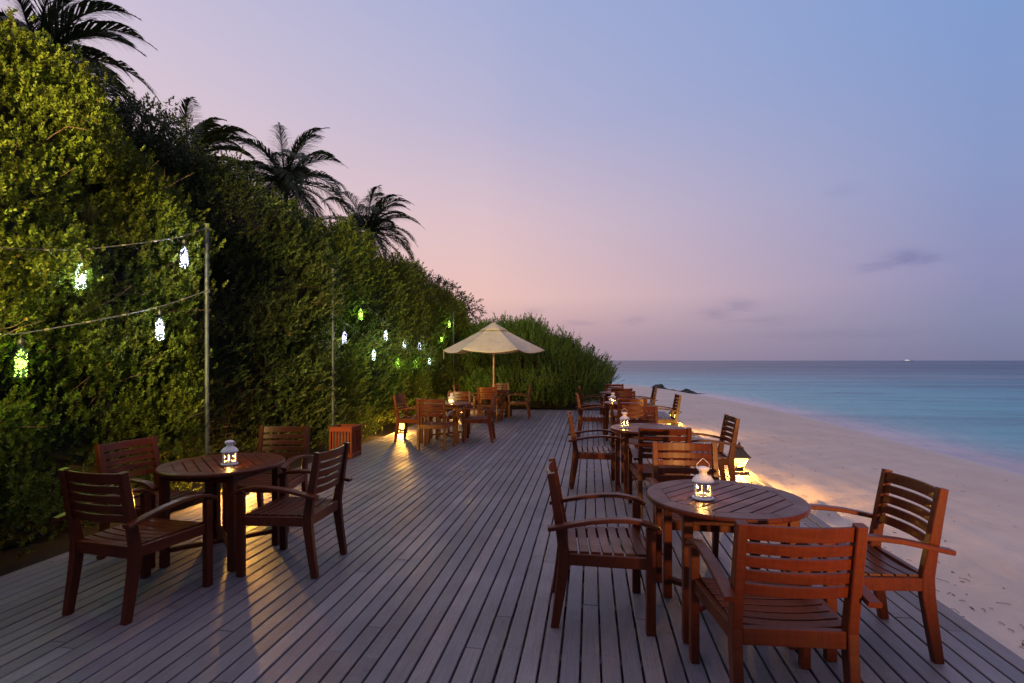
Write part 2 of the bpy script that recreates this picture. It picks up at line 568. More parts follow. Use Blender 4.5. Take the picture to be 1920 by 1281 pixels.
def add_sweep(bm, pts, w, h, up=None, side=(1, 0, 0), bev=0.0, wh=None):
    """box section swept along pts; `side` is the fixed width direction."""
    sd = Vector(side).normalized()
    rings = []
    n = len(pts)
    b = bmesh.new()
    for i, p in enumerate(pts):
        p = Vector(p)
        a = Vector(pts[max(0, i - 1)])
        c = Vector(pts[min(n - 1, i + 1)])
        tdir = (c - a).normalized()
        nrm = sd.cross(tdir).normalized()
        ww, hh = (w, h) if wh is None else wh[i]
        ch = bev
        sec = [(-ww / 2 + ch, -hh / 2), (ww / 2 - ch, -hh / 2), (ww / 2, -hh / 2 + ch), (ww / 2, hh / 2 - ch),
               (ww / 2 - ch, hh / 2), (-ww / 2 + ch, hh / 2), (-ww / 2, hh / 2 - ch), (-ww / 2, -hh / 2 + ch)] if ch else \
              [(-ww / 2, -hh / 2), (ww / 2, -hh / 2), (ww / 2, hh / 2), (-ww / 2, hh / 2)]
        rings.append([b.verts.new(p + sd * x + nrm * y) for x, y in sec])
    k = len(rings[0])
    for i in range(n - 1):
        for j in range(k):
            b.faces.new((rings[i][j], rings[i][(j + 1) % k], rings[i + 1][(j + 1) % k], rings[i + 1][j]))
    b.faces.new(rings[0][::-1])
    b.faces.new(rings[-1])
    bm_join(bm, b)


def add_tube(bm, pts, r, seg=8, radii=None):
    rings = []
    n = len(pts)
    prev = None
    for i, p in enumerate(pts):
        p = Vector(p)
        tdir = (Vector(pts[min(n - 1, i + 1)]) - Vector(pts[max(0, i - 1)])).normalized()
        if prev is None:
            x = tdir.orthogonal().normalized()
        else:
            x = (prev - tdir * prev.dot(tdir)).normalized()
        prev = x
        y = tdir.cross(x)
        rr = r if radii is None else radii[i]
        rings.append([bm.verts.new(p + (x * math.cos(2 * math.pi * k / seg) + y * math.sin(2 * math.pi * k / seg)) * rr)
                      for k in range(seg)])
    for i in range(n - 1):
        for k in range(seg):
            bm.faces.new((rings[i][k], rings[i][(k + 1) % seg], rings[i + 1][(k + 1) % seg], rings[i + 1][k]))
    bm.faces.new(rings[0][::-1])
    bm.faces.new(rings[-1])


def add_lathe(bm, prof, seg=24, c=(0, 0, 0), phase=0.0, cap=True):
    rings = []
    for r, z in prof:
        r = max(r, 0.0004)
        rings.append([bm.verts.new((c[0] + r * math.cos(phase + 2 * math.pi * k / seg),
                                    c[1] + r * math.sin(phase + 2 * math.pi * k / seg), c[2] + z)) for k in range(seg)])
    for i in range(len(rings) - 1):
        for k in range(seg):
            bm.faces.new((rings[i][k], rings[i][(k + 1) % seg], rings[i + 1][(k + 1) % seg], rings[i + 1][k]))
    if cap:
        bm.faces.new(rings[0][::-1])
        bm.faces.new(rings[-1])


def raw_mesh(name, verts, nper):
    """verts (F, nper, 3): loose n-gons."""
    F = verts.shape[0]
    me = bpy.data.meshes.new(name)
    me.vertices.add(F * nper)
    me.vertices.foreach_set("co", np.ascontiguousarray(verts, dtype=np.float32).ravel())
    me.loops.add(F * nper)
    me.loops.foreach_set("vertex_index", np.arange(F * nper, dtype=np.int32))
    me.polygons.add(F)
    me.polygons.foreach_set("loop_start", np.arange(0, F * nper, nper, dtype=np.int32))
    me.update(calc_edges=True)
    me.validate()
    return me


def grid_mesh(name, X, Y, Z):
    ny, nx = X.shape
    me = bpy.data.meshes.new(name)
    co = np.stack([X, Y, Z], -1).reshape(-1, 3).astype(np.float32)
    me.vertices.add(len(co))
    me.vertices.foreach_set("co", co.ravel())
    i = np.arange(nx * ny).reshape(ny, nx)
    q = np.stack([i[:-1, :-1], i[:-1, 1:], i[1:, 1:], i[1:, :-1]], -1).reshape(-1, 4)
    me.loops.add(q.size)
    me.loops.foreach_set("vertex_index", q.ravel().astype(np.int32))
    me.polygons.add(len(q))
    me.polygons.foreach_set("loop_start", np.arange(0, q.size, 4, dtype=np.int32))
    me.polygons.foreach_set("use_smooth", np.ones(len(q), dtype=bool))
    me.update(calc_edges=True)
    return me


class SNoise:
    """smooth sum-of-waves noise in up to three coordinates, about -1..1"""
    def __init__(self, seed, freq, n=14):
        r = np.random.default_rng(seed)
        d = r.normal(size=(n, 3))
        d /= np.linalg.norm(d, axis=1)[:, None]
        self.k = d * freq * r.uniform(0.6, 1.6, (n, 1))
        self.p = r.uniform(0, 6.28, n)
        self.n = n

    def __call__(self, x, y, z=0.0):
        x, y, z = np.broadcast_arrays(x, y, z)
        s = np.zeros(x.shape)
        for k, p in zip(self.k, self.p):
            s += np.sin(k[0] * x + k[1] * y + k[2] * z + p)
        return s / math.sqrt(self.n / 2) / 1.6


# ------------------------------------------------------------------ ground, sand, sea
DX0, DX1, DY1 = -4.14, 2.20, 16.0
SEA_Z = -0.72
SHORE = np.array([(7.6, -30), (8.0, 0), (8.45, 11.0), (8.5, 22.5), (7.6, 31.0), (6.4, 38.0), (4.4, 44.0), (0.5, 49.5),
                  (-6.0, 54.0), (-20.0, 60.0), (-60.0, 72.0)], float)


def shore_dist(x, y):
    """signed distance to the water line, positive on the sea side"""
    best = np.full(x.shape, 1e9)
    sgn = np.ones(x.shape)
    for a, b in zip(SHORE[:-1], SHORE[1:]):
        d = b - a
        L2 = d @ d
        t = np.clip(((x - a[0]) * d[0] + (y - a[1]) * d[1]) / L2, 0, 1)
        px, py = a[0] + t * d[0], a[1] + t * d[1]
        dd = np.hypot(x - px, y - py)
        cr = d[0] * (y - a[1]) - d[1] * (x - a[0])
        m = dd < best
        best = np.where(m, dd, best)
        sgn = np.where(m, np.where(cr < 0, 1.0, -1.0), sgn)
    return best * sgn


def build_ground():
    xs = np.concatenate([np.linspace(-60, -5, 30), np.linspace(-4.6, 2.0, 20), np.linspace(2.06, 5.5, 120), np.linspace(5.55, 10, 80),
                         np.linspace(10.2, 40, 30)])
    ys = np.concatenate([np.linspace(-30, 0.8, 24), np.linspace(1.0, 12, 300), np.linspace(12.06, 30, 140), np.linspace(30.5, 80, 70)])
    X, Y = np.meshgrid(xs, ys)
    d = -shore_dist(X, Y)               # distance inland
    big, mid, small = SNoise(1, 0.9), SNoise(2, 3.2), SNoise(3, 11.0)
    foot = np.clip(SNoise(4, 7.0)(X, Y), 0, 1)
    base = np.where(d < 0, SEA_Z + d * 0.10, SEA_Z + 0.56 * (1 - np.exp(-np.clip(d, 0, 60) / 2.6)))
    near = np.exp(-np.clip(X - 2.2, 0, 9) / 1.1)
    dry = np.clip(d / 2.5, 0, 1)
    Z = base + dry * (0.018 * big(X, Y) + 0.008 * mid(X, Y)) + dry * (0.004 + 0.022 * near) * small(X, Y) \
        + dry * near * (0.03 * mid(X, Y) - 0.035 * foot)
    # small heap of dug sand beside the deck
    r = np.hypot((X - 2.60) / 1.0, (Y - 6.45) / 1.25)
    Z += np.clip(0.20 - r * 0.85, 0, 0.2) * (1 + 0.25 * small(X, Y))
    Z = np.where((X < DX1 + 0.0) & (X > DX0 - 0.4) & (Y < DY1), np.minimum(Z, -0.24), Z)
    Z = np.maximum(Z, -9.0)
    o = link("sand", grid_mesh("sand", X, Y, Z), SAND)
    tag(o, "pale sandy beach sloping from the deck to the water", "beach", kind='structure')
    # leaf-littered soil under the hedges
    xs = np.linspace(-60, -4.17, 80)
    ys = np.linspace(-12, 46, 100)
    X, Y = np.meshgrid(xs, ys)
    Z = -0.07 + 0.035 * mid(X, Y) + 0.02 * small(X, Y)
    o = link("ground", grid_mesh("ground", X, Y, Z), SOIL)
    tag(o, "dark soil littered with leaves under the hedges", "ground", kind='structure')
    xs = np.linspace(-4.17, 0.9, 50)
    ys = np.linspace(16.05, 24, 50)
    X, Y = np.meshgrid(xs, ys)
    Z = -0.07 + 0.03 * mid(X, Y) - 0.25 * np.clip((X - 0.3) / 0.6, 0, 1) 
    o = link("ground", grid_mesh("ground_end", X, Y, Z), SOIL)
    tag(o, "dark soil under the shrubs at the end of the deck", "ground", kind='structure')
    # sea
    xs = np.concatenate([[-9000, -3000, -800, -300, -120], np.linspace(-60, 3, 40), np.linspace(3.2, 16, 90),
                         np.geomspace(16.4, 9000, 70)])
    ys = np.concatenate([[-600, -100, -20], np.linspace(-5, 30, 60), np.linspace(30.5, 60, 60), np.geomspace(61, 9000, 70)])
    X, Y = np.meshgrid(xs, ys)
    s = shore_dist(X, Y)
    me = grid_mesh("sea", X, Y, np.full(X.shape, SEA_Z))
    a = me.attributes.new("shore", 'FLOAT', 'POINT')
    a.data.foreach_set("value", np.clip(s, -50, 3000).astype(np.float32).ravel())
    o = link("sea", me, SEA)
    tag(o, "calm turquoise lagoon turning slate blue at the horizon", "sea", kind='structure')


build_ground()


# ------------------------------------------------------------------ deck
def build_deck():
    pitch, gap, th = (DX1 - DX0) / 62, 0.0115, 0.026
    V, Fc = [], []

    def board(x0, x1, y0, y1, zt, zb, ch=0.0035):
        b = len(V)
        V.extend([(x0, y0, zb), (x1, y0, zb), (x1, y0, zt - ch), (x1 - ch, y0, zt), (x0 + ch, y0, zt), (x0, y0, zt - ch),
                  (x0, y1, zb), (x1, y1, zb), (x1, y1, zt - ch), (x1 - ch, y1, zt), (x0 + ch, y1, zt), (x0, y1, zt - ch)])
        for i in range(6):
            j = (i + 1) % 6
            Fc.append((b + i, b + j, b + 6 + j, b + 6 + i))
        Fc.append(tuple(b + i for i in range(5, -1, -1)))
        Fc.append(tuple(b + 6 + i for i in range(6)))

    rnd = random.Random(5)
    for i in range(62):
        x0 = DX0 + i * pitch + gap / 2
        x1 = x0 + pitch - gap
        y = -3.5 - rnd.uniform(0, 2.4)
        while y < DY1:
            ye = min(DY1, y + rnd.choice((2.7, 3.3, 3.6, 4.2, 4.8)) + rnd.uniform(-0.1, 0.1))
            if DY1 - ye < 0.5:
                ye = DY1
            dz = rnd.uniform(-0.0015, 0.0012)
            dx = rnd.uniform(-0.001, 0.001)
            board(x0 + dx, x1 + dx, y + 0.0025, ye - 0.0025, dz, -th)
            y = ye
    # joists and edge boards below
    for k in range(33):
        y = -3.2 + k * 0.59
        board(DX0 + 0.05, DX1 - 0.05, y, y + 0.045, -th - 0.002, -th - 0.10)
    board(DX0 - 0.002, DX0 + 0.028, -3.5, DY1 - 0.02, -th - 0.003, -0.22)
    board(DX1 - 0.028, DX1 + 0.002, -3.5, DY1 - 0.02, -th - 0.003, -0.24)
    me = bpy.data.meshes.new("deck")
    me.from_pydata(V, [], Fc)
    me.update()
    o = link("deck", me, DECK)
    tag(o, "weathered grey timber deck of long boards above the beach", "deck", kind='structure')


build_deck()


# ------------------------------------------------------------------ armchair
def make_chair():
    root = thing("armchair", (0, 0, 0))
    wf, wb = 0.268, 0.226
    # seat slats, dished across
    bm = bmesh.new()
    nsl, y0, y1 = 7, -0.462, -0.006
    p = (y1 - y0) / nsl
    for i in range(nsl):
        yc = y0 + (i + 0.5) * p
        half = wb - 0.004 + (wf - wb - 0.02) * (yc - y0) / (y1 - y0)
        pts = []
        for k in range(9):
            u = -1 + 2 * k / 8
            pts.append((u * half, yc, 0.428 - 0.016 * (1 - u * u)))
        add_sweep(bm, pts, p - 0.011, 0.018, side=(0, 1, 0), bev=0.003)
    obj("seat", bm, MAHOG, root)
    # rails
    bm = bmesh.new()
    for s in (-1, 1):
        a, b = Vector((s * (wf - 0.004), -0.020, 0.394)), Vector((s * (wb + 0.004), -0.465, 0.394))
        add_sweep(bm, [a, b], 0.066, 0.026, side=(0, 0, 1), bev=0.003)
    add_box(bm, (0, 0.004, 0.392), (2 * wf - 0.044, 0.026, 0.060), bev=0.003)
    add_box(bm, (0, -0.488, 0.397), (2 * wb - 0.044, 0.030, 0.072), bev=0.003)
    obj("seat_frame", bm, MAHOG, root)
    # backrest: five bowed slats
    bm = bmesh.new()
    zt = 0.874
    for hgt in (0.062, 0.046, 0.046, 0.046, 0.048):
        zc = zt - hgt / 2
        yb = -0.480 - 0.076 * (zc - 0.42) / 0.46 + 0.004
        pts = []
        for k in range(11):
            u = -1 + 2 * k / 10
            pts.append((u * (wb - 0.018), yb - 0.030 * (1 - u * u), zc))
        add_sweep(bm, pts, hgt, 0.016, side=(0, -0.16, 1), bev=0.003)
        zt -= hgt + 0.0125
    obj("backrest", bm, MAHOG, root)
    for s in (-1, 1):
        bm = bmesh.new()
        add_box(bm, (s * wf, 0.0, 0.2985), (0.042, 0.052, 0.597), bev=0.004)
        obj("leg", bm, MAHOG, root)
        bm = bmesh.new()
        pts = [(s * wb, -0.534, 0.0), (s * wb, -0.503, 0.2), (s * wb, -0.484, 0.34), (s * wb, -0.481, 0.43),
               (s * wb, -0.500, 0.55), (s * wb, -0.531, 0.74), (s * wb, -0.556, 0.882)]
        wh = [(0.042, 0.046), (0.042, 0.056), (0.042, 0.064), (0.042, 0.062), (0.042, 0.054), (0.042, 0.048), (0.042, 0.042)]
        add_sweep(bm, pts, 0.042, 0.05, side=(1, 0, 0), bev=0.004, wh=wh)
        obj("leg", bm, MAHOG, root)
        bm = bmesh.new()
        pts = [(s * (wf + 0.004), y, z) for y, z in ((-0.572, 0.577), (-0.54, 0.582), (-0.44, 0.603), (-0.33, 0.623), (-0.22, 0.634),
                                           (-0.13, 0.636), (-0.05, 0.626), (0.0, 0.611), (0.035, 0.594), (0.052, 0.582))]
        add_sweep(bm, pts, 0.052, 0.024, side=(1, 0, 0), bev=0.004)
        obj("armrest", bm, MAHOG, root)
    return root


def clip_poly(poly, n, c, keep_less=True):
    out = []
    for i in range(len(poly)):
        a, b = poly[i], poly[(i + 1) % len(poly)]
        da, db = a[0] * n[0] + a[1] * n[1] - c, b[0] * n[0] + b[1] * n[1] - c
        if not keep_less:
            da, db = -da, -db
        if da <= 0:
            out.append(a)
        if da * db < 0:
            t = da / (da - db)
            out.append((a[0] + (b[0] - a[0]) * t, a[1] + (b[1] - a[1]) * t))
    return out


def add_prism(bm, poly, z0, z1, bev=0.0):
    b = bmesh.new()
    lo = [b.verts.new((x, y, z0)) for x, y in poly]
    hi = [b.verts.new((x, y, z1)) for x, y in poly]
    n = len(poly)
    b.faces.new(lo[::-1])
    top = b.faces.new(hi)
    for i in range(n):
        b.faces.new((lo[i], lo[(i + 1) % n], hi[(i + 1) % n], hi[i]))
    if bev:
        bmesh.ops.bevel(b, geom=list(top.edges), offset=bev, segments=1, affect='EDGES')
    bm_join(bm, b)


TOPZ = 0.728


def make_table():
    """slats of the top run along local X; legs stand at 45 degrees to them"""
    root = thing("round_table", (0, 0, 0))
    RO, z1, z0 = 0.445, TOPZ, TOPZ - 0.028
    octo = [(0.362 * math.cos(R(22.5 + 45 * k)), 0.362 * math.sin(R(22.5 + 45 * k))) for k in range(8)]

    def rin(a):
        k = (a - R(22.5)) % R(45)
        return 0.362 * math.cos(R(22.5)) / math.cos(k - R(22.5))
    bm = bmesh.new()
    # eight curved rim pieces
    for k in range(8):
        a0, a1 = R(22.5 + 45 * k) + 0.0025, R(67.5 + 45 * k) - 0.0025
        N = 10
        secs = []
        for i in range(N + 1):
            a = a0 + (a1 - a0) * i / N
            ca, sa = math.cos(a), math.sin(a)
            ri = rin(a)
            pr = [(ri, z0), (RO - 0.005, z0), (RO, z0 + 0.006), (RO, z1 - 0.007), (RO - 0.006, z1), (ri + 0.003, z1), (ri, z1 - 0.003)]
            secs.append([bm.verts.new((r * ca, r * sa, z)) for r, z in pr])
        m = len(secs[0])
        for i in range(N):
            for j in range(m):
                bm.faces.new((secs[i][j], secs[i][(j + 1) % m], secs[i + 1][(j + 1) % m], secs[i + 1][j]))
        bm.faces.new(secs[0])
        bm.faces.new(secs[-1][::-1])
    ap = 0.362 * math.cos(R(22.5))
    ns = 9
    p = 2 * ap / ns
    for i in range(ns):
        c0, c1 = -ap + i * p + 0.0042, -ap + (i + 1) * p - 0.0042
        poly = clip_poly(clip_poly(octo, (0, 1), c1), (0, 1), c0, False)
        # small clearance to the rim
        poly = [(x * 0.992, y) for x, y in poly]
        add_prism(bm, poly, z0 + 0.002, z1 - 0.0005, 0.0025)
    obj("tabletop", bm, MAHOG, root)
    # apron and battens under the top, in the leg frame (turned 45 degrees)
    bm = bmesh.new()
    q = Matrix.Rotation(R(45), 3, 'Z')
    for s in (-1, 1):
        add_box(bm, q @ Vector((0, s * 0.27, z0 - 0.032)), (0.50, 0.024, 0.058), q, 0.002)
        add_box(bm, q @ Vector((s * 0.27, 0, z0 - 0.032)), (0.024, 0.50, 0.058), q, 0.002)
    add_box(bm, (0, 0, z0 - 0.014), (0.03, 0.70, 0.022), None, 0.002)
    obj("apron", bm, MAHOG, root)
    for sx in (-1, 1):
        for sy in (-1, 1):
            bm = bmesh.new()
            add_box(bm, q @ Vector((sx * 0.273, sy * 0.273, (z0 - 0.002) / 2)), (0.052, 0.052, z0 - 0.002), q, 0.004)
            obj("leg", bm, MAHOG, root)
    bm = bmesh.new()
    L = 2 * 0.273 * math.sqrt(2) - 0.05
    add_box(bm, (0, 0, 0.150), (L, 0.040, 0.030), None, 0.003)
    add_box(bm, (0, 0, 0.119), (0.040, L, 0.030), None, 0.003)
    obj("stretcher", bm, MAHOG, root)
    return root


def wood_group(rz):
    return rz


TABLES = [  # x, y, slat direction, label
    (0.78, 3.21, 48, "round slatted mahogany table nearest the camera beside the sand, white lantern on it"),
    (0.68, 6.35, 45, "round mahogany table second along the sand edge, holding a lit lantern"),
    (0.69, 10.10, 45, "round mahogany table third along the sand edge, small lit lantern on it"),
    (0.67, 13.30, 45, "bare round table farthest along the sand edge, no lantern"),
    (-2.85, 3.68, -44, "round slatted mahogany table nearest the camera beside the hedge, lantern on it"),
    (-2.69, 9.50, 45, "round dark table beside the hedge between planter box and umbrella, lantern on it"),
    (-2.54, 13.50, 45, "round table standing under the cream umbrella"),
]
CHAIRS = [  # x, y, rotation, label
    (0.316, 3.237, -86.5, "armchair on the open-deck side of the nearest sand-side table, dusky seat slats"),
    (1.198, 3.122, 92.5, "armchair at the deck edge with the sand right behind its back, nearest such chair"),
    (0.789, 2.756, 3.6, "nearest armchair, its orange-lit slatted back turned squarely to the camera"),
    (0.735, 3.70, 180, "armchair with pale tan-lit back just behind the nearest sand-side lantern"),
    (0.30, 6.46, -87, "armchair on the open-deck side of the second sand-side table, seat facing the sand"),
    (0.69, 5.70, 2, "armchair with dark red back to the camera in front of the second sand-side table"),
    (1.07, 6.31, 91, "armchair at the sand edge right beside the nearest glowing brown lamp"),
    (0.70, 7.05, 180, "armchair with lit tan back behind the lantern of the second sand-side table"),
    (0.29, 10.30, -86, "armchair on the open-deck side of the third sand-side table"),
    (0.69, 9.62, 2, "armchair with dark back to the camera in front of the third sand-side table"),
    (1.09, 10.16, 90, "armchair beside the farther glowing brown lamp at the sand edge"),
    (0.70, 10.66, 181, "armchair behind the small lantern of the third sand-side table"),
    (0.28, 13.20, -88, "armchair on the shrub side of the bare farthest sand-side table"),
    (0.70, 12.86, 2, "armchair with its back to the camera in front of the farthest sand-side table"),
    (1.00, 12.95, 91, "farthest armchair on the sand edge, dark rocks showing behind its back"),
    (0.64, 13.90, 179, "farthest armchair of the sand-side row, behind the bare table"),
    (-2.834, 3.190, -6.1, "very dark armchair in front of the nearest hedge-side table, back to the camera"),
    (-3.18, 3.64, -96, "armchair between the nearest hedge-side table and the hedge, red-lit slatted back"),
    (-2.455, 3.604, 91.4, "armchair on the open-deck side of the nearest hedge-side table, turned to the hedge"),
    (-2.93, 4.19, 187, "armchair behind the nearest hedge-side table, just left of the planter box"),
    (-3.09, 9.50, -92, "dark armchair in front of the hedge with a glowing lamp beneath its seat"),
    (-2.69, 9.02, 1, "armchair with its back to the camera at the table between planter and umbrella"),
    (-2.36, 9.66, 95, "armchair on the open-deck side of the table between planter and umbrella"),
    (-2.72, 10.02, 180, "armchair behind the lantern of the table between planter and umbrella"),
    (-3.00, 13.45, -90, "dark armchair between the umbrella table and the hedge"),
    (-2.52, 13.00, 2, "armchair with its back to the camera in front of the umbrella pole"),
    (-2.14, 13.75, 93, "armchair on the open-deck side of the umbrella table, arms toward the pole"),
    (-2.52, 13.98, 182, "bright lit armchair behind the umbrella pole, facing the camera"),
]
CHAIR_GROUP = "slatted armchairs set round the tables"
TABLE_GROUP = "round tables on the deck"


def build_furniture():
    t0 = make_table()
    for i, (x, y, a, lab) in enumerate(TABLES):
        if i == 0:
            t0.location = (x, y, 0)
            t0.rotation_euler = (0, 0, R(a))
            tag(t0, lab, "table", TABLE_GROUP)
        else:
            dup(t0, (x, y, 0), R(a), lab)
    c0 = make_chair()
    for i, (x, y, a, lab) in enumerate(CHAIRS):
        if i == 0:
            c0.location = (x, y, 0)
            c0.rotation_euler = (0, 0, R(a))
            tag(c0, lab, "armchair", CHAIR_GROUP)
        else:
            dup(c0, (x, y, 0), R(a), lab)


build_furniture()


# ------------------------------------------------------------------ candle lanterns
def make_lantern():
    root = thing("candle_lantern", (0, 0, 0))
    bm = bmesh.new()
    add_lathe(bm, [(0.052, 0.0), (0.060, 0.003), (0.061, 0.010), (0.057, 0.014), (0.052, 0.015), (0.030, 0.016)], 32)
    obj("base", bm, WHITE, root, True)
    bm = bmesh.new()
    rr = 0.050
    for k in range(6):
        a = R(60 * k + 12)
        add_box(bm, (rr * math.cos(a), rr * math.sin(a), 0.058), (0.006, 0.013, 0.088), Matrix.Rotation(a, 3, 'Z'), 0.001)
        # inner beading of each window
        a2 = R(60 * k + 42)
        cx, cy = rr * 0.90 * math.cos(a2), rr * 0.90 * math.sin(a2)
        m = Matrix.Rotation(a2, 3, 'Z')
        for zz in (0.021, 0.095):
            add_box(bm, (cx, cy, zz), (0.005, 0.040, 0.010), m, 0.001)
    obj("frame", bm, WHITE, root)
    bm = bmesh.new()
    add_lathe(bm, [(0.0425, 0.018), (0.0425, 0.099)], 6, phase=R(12), cap=False)
    obj("pane", bm, GLASS, root)
    bm = bmesh.new()
    add_lathe(bm, [(0.046, 0.102), (0.060, 0.100), (0.062, 0.104), (0.060, 0.108), (0.053, 0.121), (0.042, 0.131), (0.030, 0.138),
                   (0.0235, 0.143), (0.0215, 0.153), (0.026, 0.163), (0.034, 0.171), (0.0355, 0.176), (0.031, 0.182),
                   (0.020, 0.187), (0.008, 0.189), (0.0, 0.189)], 32, cap=False)
    rf = obj("roof", bm, WHITE, root, True)
    bm = bmesh.new()
    for k in range(6):
        a = R(60 * k + 45)
        for r_, z_ in ((0.0485, 0.1268), (0.0262, 0.160)):
            m = Matrix.Translation((r_ * math.cos(a), r_ * math.sin(a), z_))
            b = bmesh.new()
            bmesh.ops.create_icosphere(b, subdivisions=1, radius=0.0026)
            bmesh.ops.transform(b, matrix=m, verts=b.verts)
            bm_join(bm, b)
    obj("vent_hole", bm, BLACK, rf)
    bm = bmesh.new()
    add_tube(bm, [(-0.034, 0, 0.172), (-0.036, 0, 0.195), (-0.034, 0, 0.204), (-0.004, 0, 0.232), (0.0, 0, 0.234), (0.004, 0, 0.232),
                  (0.034, 0, 0.204), (0.036, 0, 0.195), (0.034, 0, 0.172)], 0.0014, 6)
    obj("handle", bm, WHITE, root)
    bm = bmesh.new()
    add_lathe(bm, [(0.0, 0.015), (0.020, 0.015), (0.020, 0.034), (0.018, 0.035), (0.0, 0.033)], 20, cap=False)
    cd = obj("candle", bm, WAX, root, True)
    bm = bmesh.new()
    add_lathe(bm, [(0.0, 0.036), (0.0045, 0.040), (0.0056, 0.047), (0.004, 0.056), (0.0015, 0.064), (0.0, 0.068)], 12, cap=False)
    obj("flame", bm, FLAME, cd, True)
    ld = bpy.data.lights.new("candle_light", 'POINT')
    ld.energy = 3.2
    ld.color = (1.0, 0.52, 0.15)
    ld.shadow_soft_size = 0.012
    lo = bpy.data.objects.new("candle_light", ld)
    COL.objects.link(lo)
    lo.parent = root
    lo.location = (0, 0, 0.052)
    return root


def build_lanterns():
    spots = [(0.645, 3.13, 8, "white candle lantern with raised wire handle on the table nearest the sand"),
             (-2.745, 3.61, 60, "white candle lantern on the nearest hedge-side table, handle folded away"),
             (0.40, 6.27, 20, "white candle lantern glowing on the second sand-side table"),
             (0.42, 10.02, 35, "small white candle lantern on the third sand-side table"),
             (-2.56, 9.36, 75, "white candle lantern on the hedge-side table between planter and umbrella")]
    t0 = make_lantern()
    for i, (x, y, a, lab) in enumerate(spots):
        if i == 0:
            t0.location = (x, y, TOPZ)
            t0.rotation_euler = (0, 0, R(a))
            tag(t0, lab, "lantern", "white candle lanterns on the tables")
        else:
            r = dup(t0, (x, y, TOPZ), R(a), lab)
            if i in (1, 3, 4):               # handle folded down to one side
                for ch in r.children:
                    if ch.name.startswith("handle"):
                        m = Matrix.Rotation(R(104), 3, 'X')
                        c = Vector((0, 0, 0.172))
                        ch.rotation_euler = (R(104), 0, 0)
                        ch.location = c - m @ c


build_lanterns()


# ------------------------------------------------------------------ brown path lamps
def make_path_lamp():
    root = thing("path_lamp", (0, 0, 0))
    bm = bmesh.new()
    add_box(bm, (0, 0, 0.018), (0.20, 0.20, 0.036), None, 0.004)
    obj("base_board", bm, mat_simple("lamp_base_wood", (0.22, 0.15, 0.10), 0.7, 0, 0.25, 20), root)
    bm = bmesh.new()
    add_lathe(bm, [(0.062, 0.036), (0.062, 0.050), (0.050, 0.056), (0.046, 0.070), (0.062, 0.082), (0.066, 0.090), (0.0, 0.090)], 4, phase=R(45))
    obj("pedestal", bm, BRONZE, root)
    # four corner bars
    bm = bmesh.new()
    lo, hi = 0.046, 0.094
    for sx in (-1, 1):
        for sy in (-1, 1):
            add_tube(bm, [(sx * lo, sy * lo, 0.088), (sx * hi, sy * hi, 0.222)], 0.005, 6)
    for s in (-1, 1):
        add_box(bm, (0, s * hi, 0.220), (2 * hi, 0.010, 0.012), None, 0.001)
        add_box(bm, (s * hi, 0, 0.220), (0.010, 2 * hi, 0.012), None, 0.001)
    obj("frame", bm, BRONZE, root)
    bm = bmesh.new()
    add_lathe(bm, [(0.043 * 1.414, 0.091), (0.089 * 1.414, 0.218)], 4, phase=R(45), cap=False)
    obj("pane", bm, LAMPGLOW, root)
    bm = bmesh.new()
    s2 = 1.414
    add_lathe(bm, [(0.118 * s2, 0.224), (0.122 * s2, 0.230), (0.116 * s2, 0.236), (0.084 * s2, 0.272), (0.060 * s2, 0.306), (0.044 * s2, 0.330),
                   (0.042 * s2, 0.338), (0.046 * s2, 0.340), (0.046 * s2, 0.352), (0.036 * s2, 0.356), (0.020 * s2, 0.362)], 4, phase=R(45))
    rf = obj("roof", bm, BRONZE, root)
    bm = bmesh.new()
    add_lathe(bm, [(0.010, 0.362), (0.008, 0.372), (0.016, 0.384), (0.018, 0.398), (0.012, 0.412), (0.004, 0.420), (0.0, 0.421)], 14)
    obj("finial", bm, BRONZE, rf, True)
    ld = bpy.data.lights.new("lamp_bulb", 'POINT')
    ld.energy = 290
    ld.color = (1.0, 0.47, 0.075)
    ld.shadow_soft_size = 0.03
    lo_ = bpy.data.objects.new("lamp_bulb", ld)
    COL.objects.link(lo_)
    lo_.parent = root
    lo_.location = (0, 0, 0.165)
    return root


def build_path_lamps():
    spots = [(2.00, 7.42, 4, "glowing brown lamp on the sand-side deck edge, nearest and fully visible"),
             (2.02, 13.10, 0, "glowing brown lamp on the sand-side deck edge, the farther one"),
             (-3.95, 5.30, 0, "glowing brown lamp half hidden behind the nearest hedge-side table"),
             (-3.93, 10.44, 0, "glowing brown lamp at the hedge foot beneath a dark armchair"),
             (-3.93, 14.90, 0, "glowing brown lamp at the hedge foot beside the umbrella table")]
    t0 = make_path_lamp()
    for i, (x, y, a, lab) in enumerate(spots):
        if i == 0:
            t0.location = (x, y, 0.0015)
            t0.rotation_euler = (0, 0, R(a))
            tag(t0, lab, "path lamp", "brown lamps along the deck edges")
        else:
            dup(t0, (x, y, 0.0015), R(a), lab)


build_path_lamps()


# ------------------------------------------------------------------ poles, light strings, bottle lights
PX = -4.25


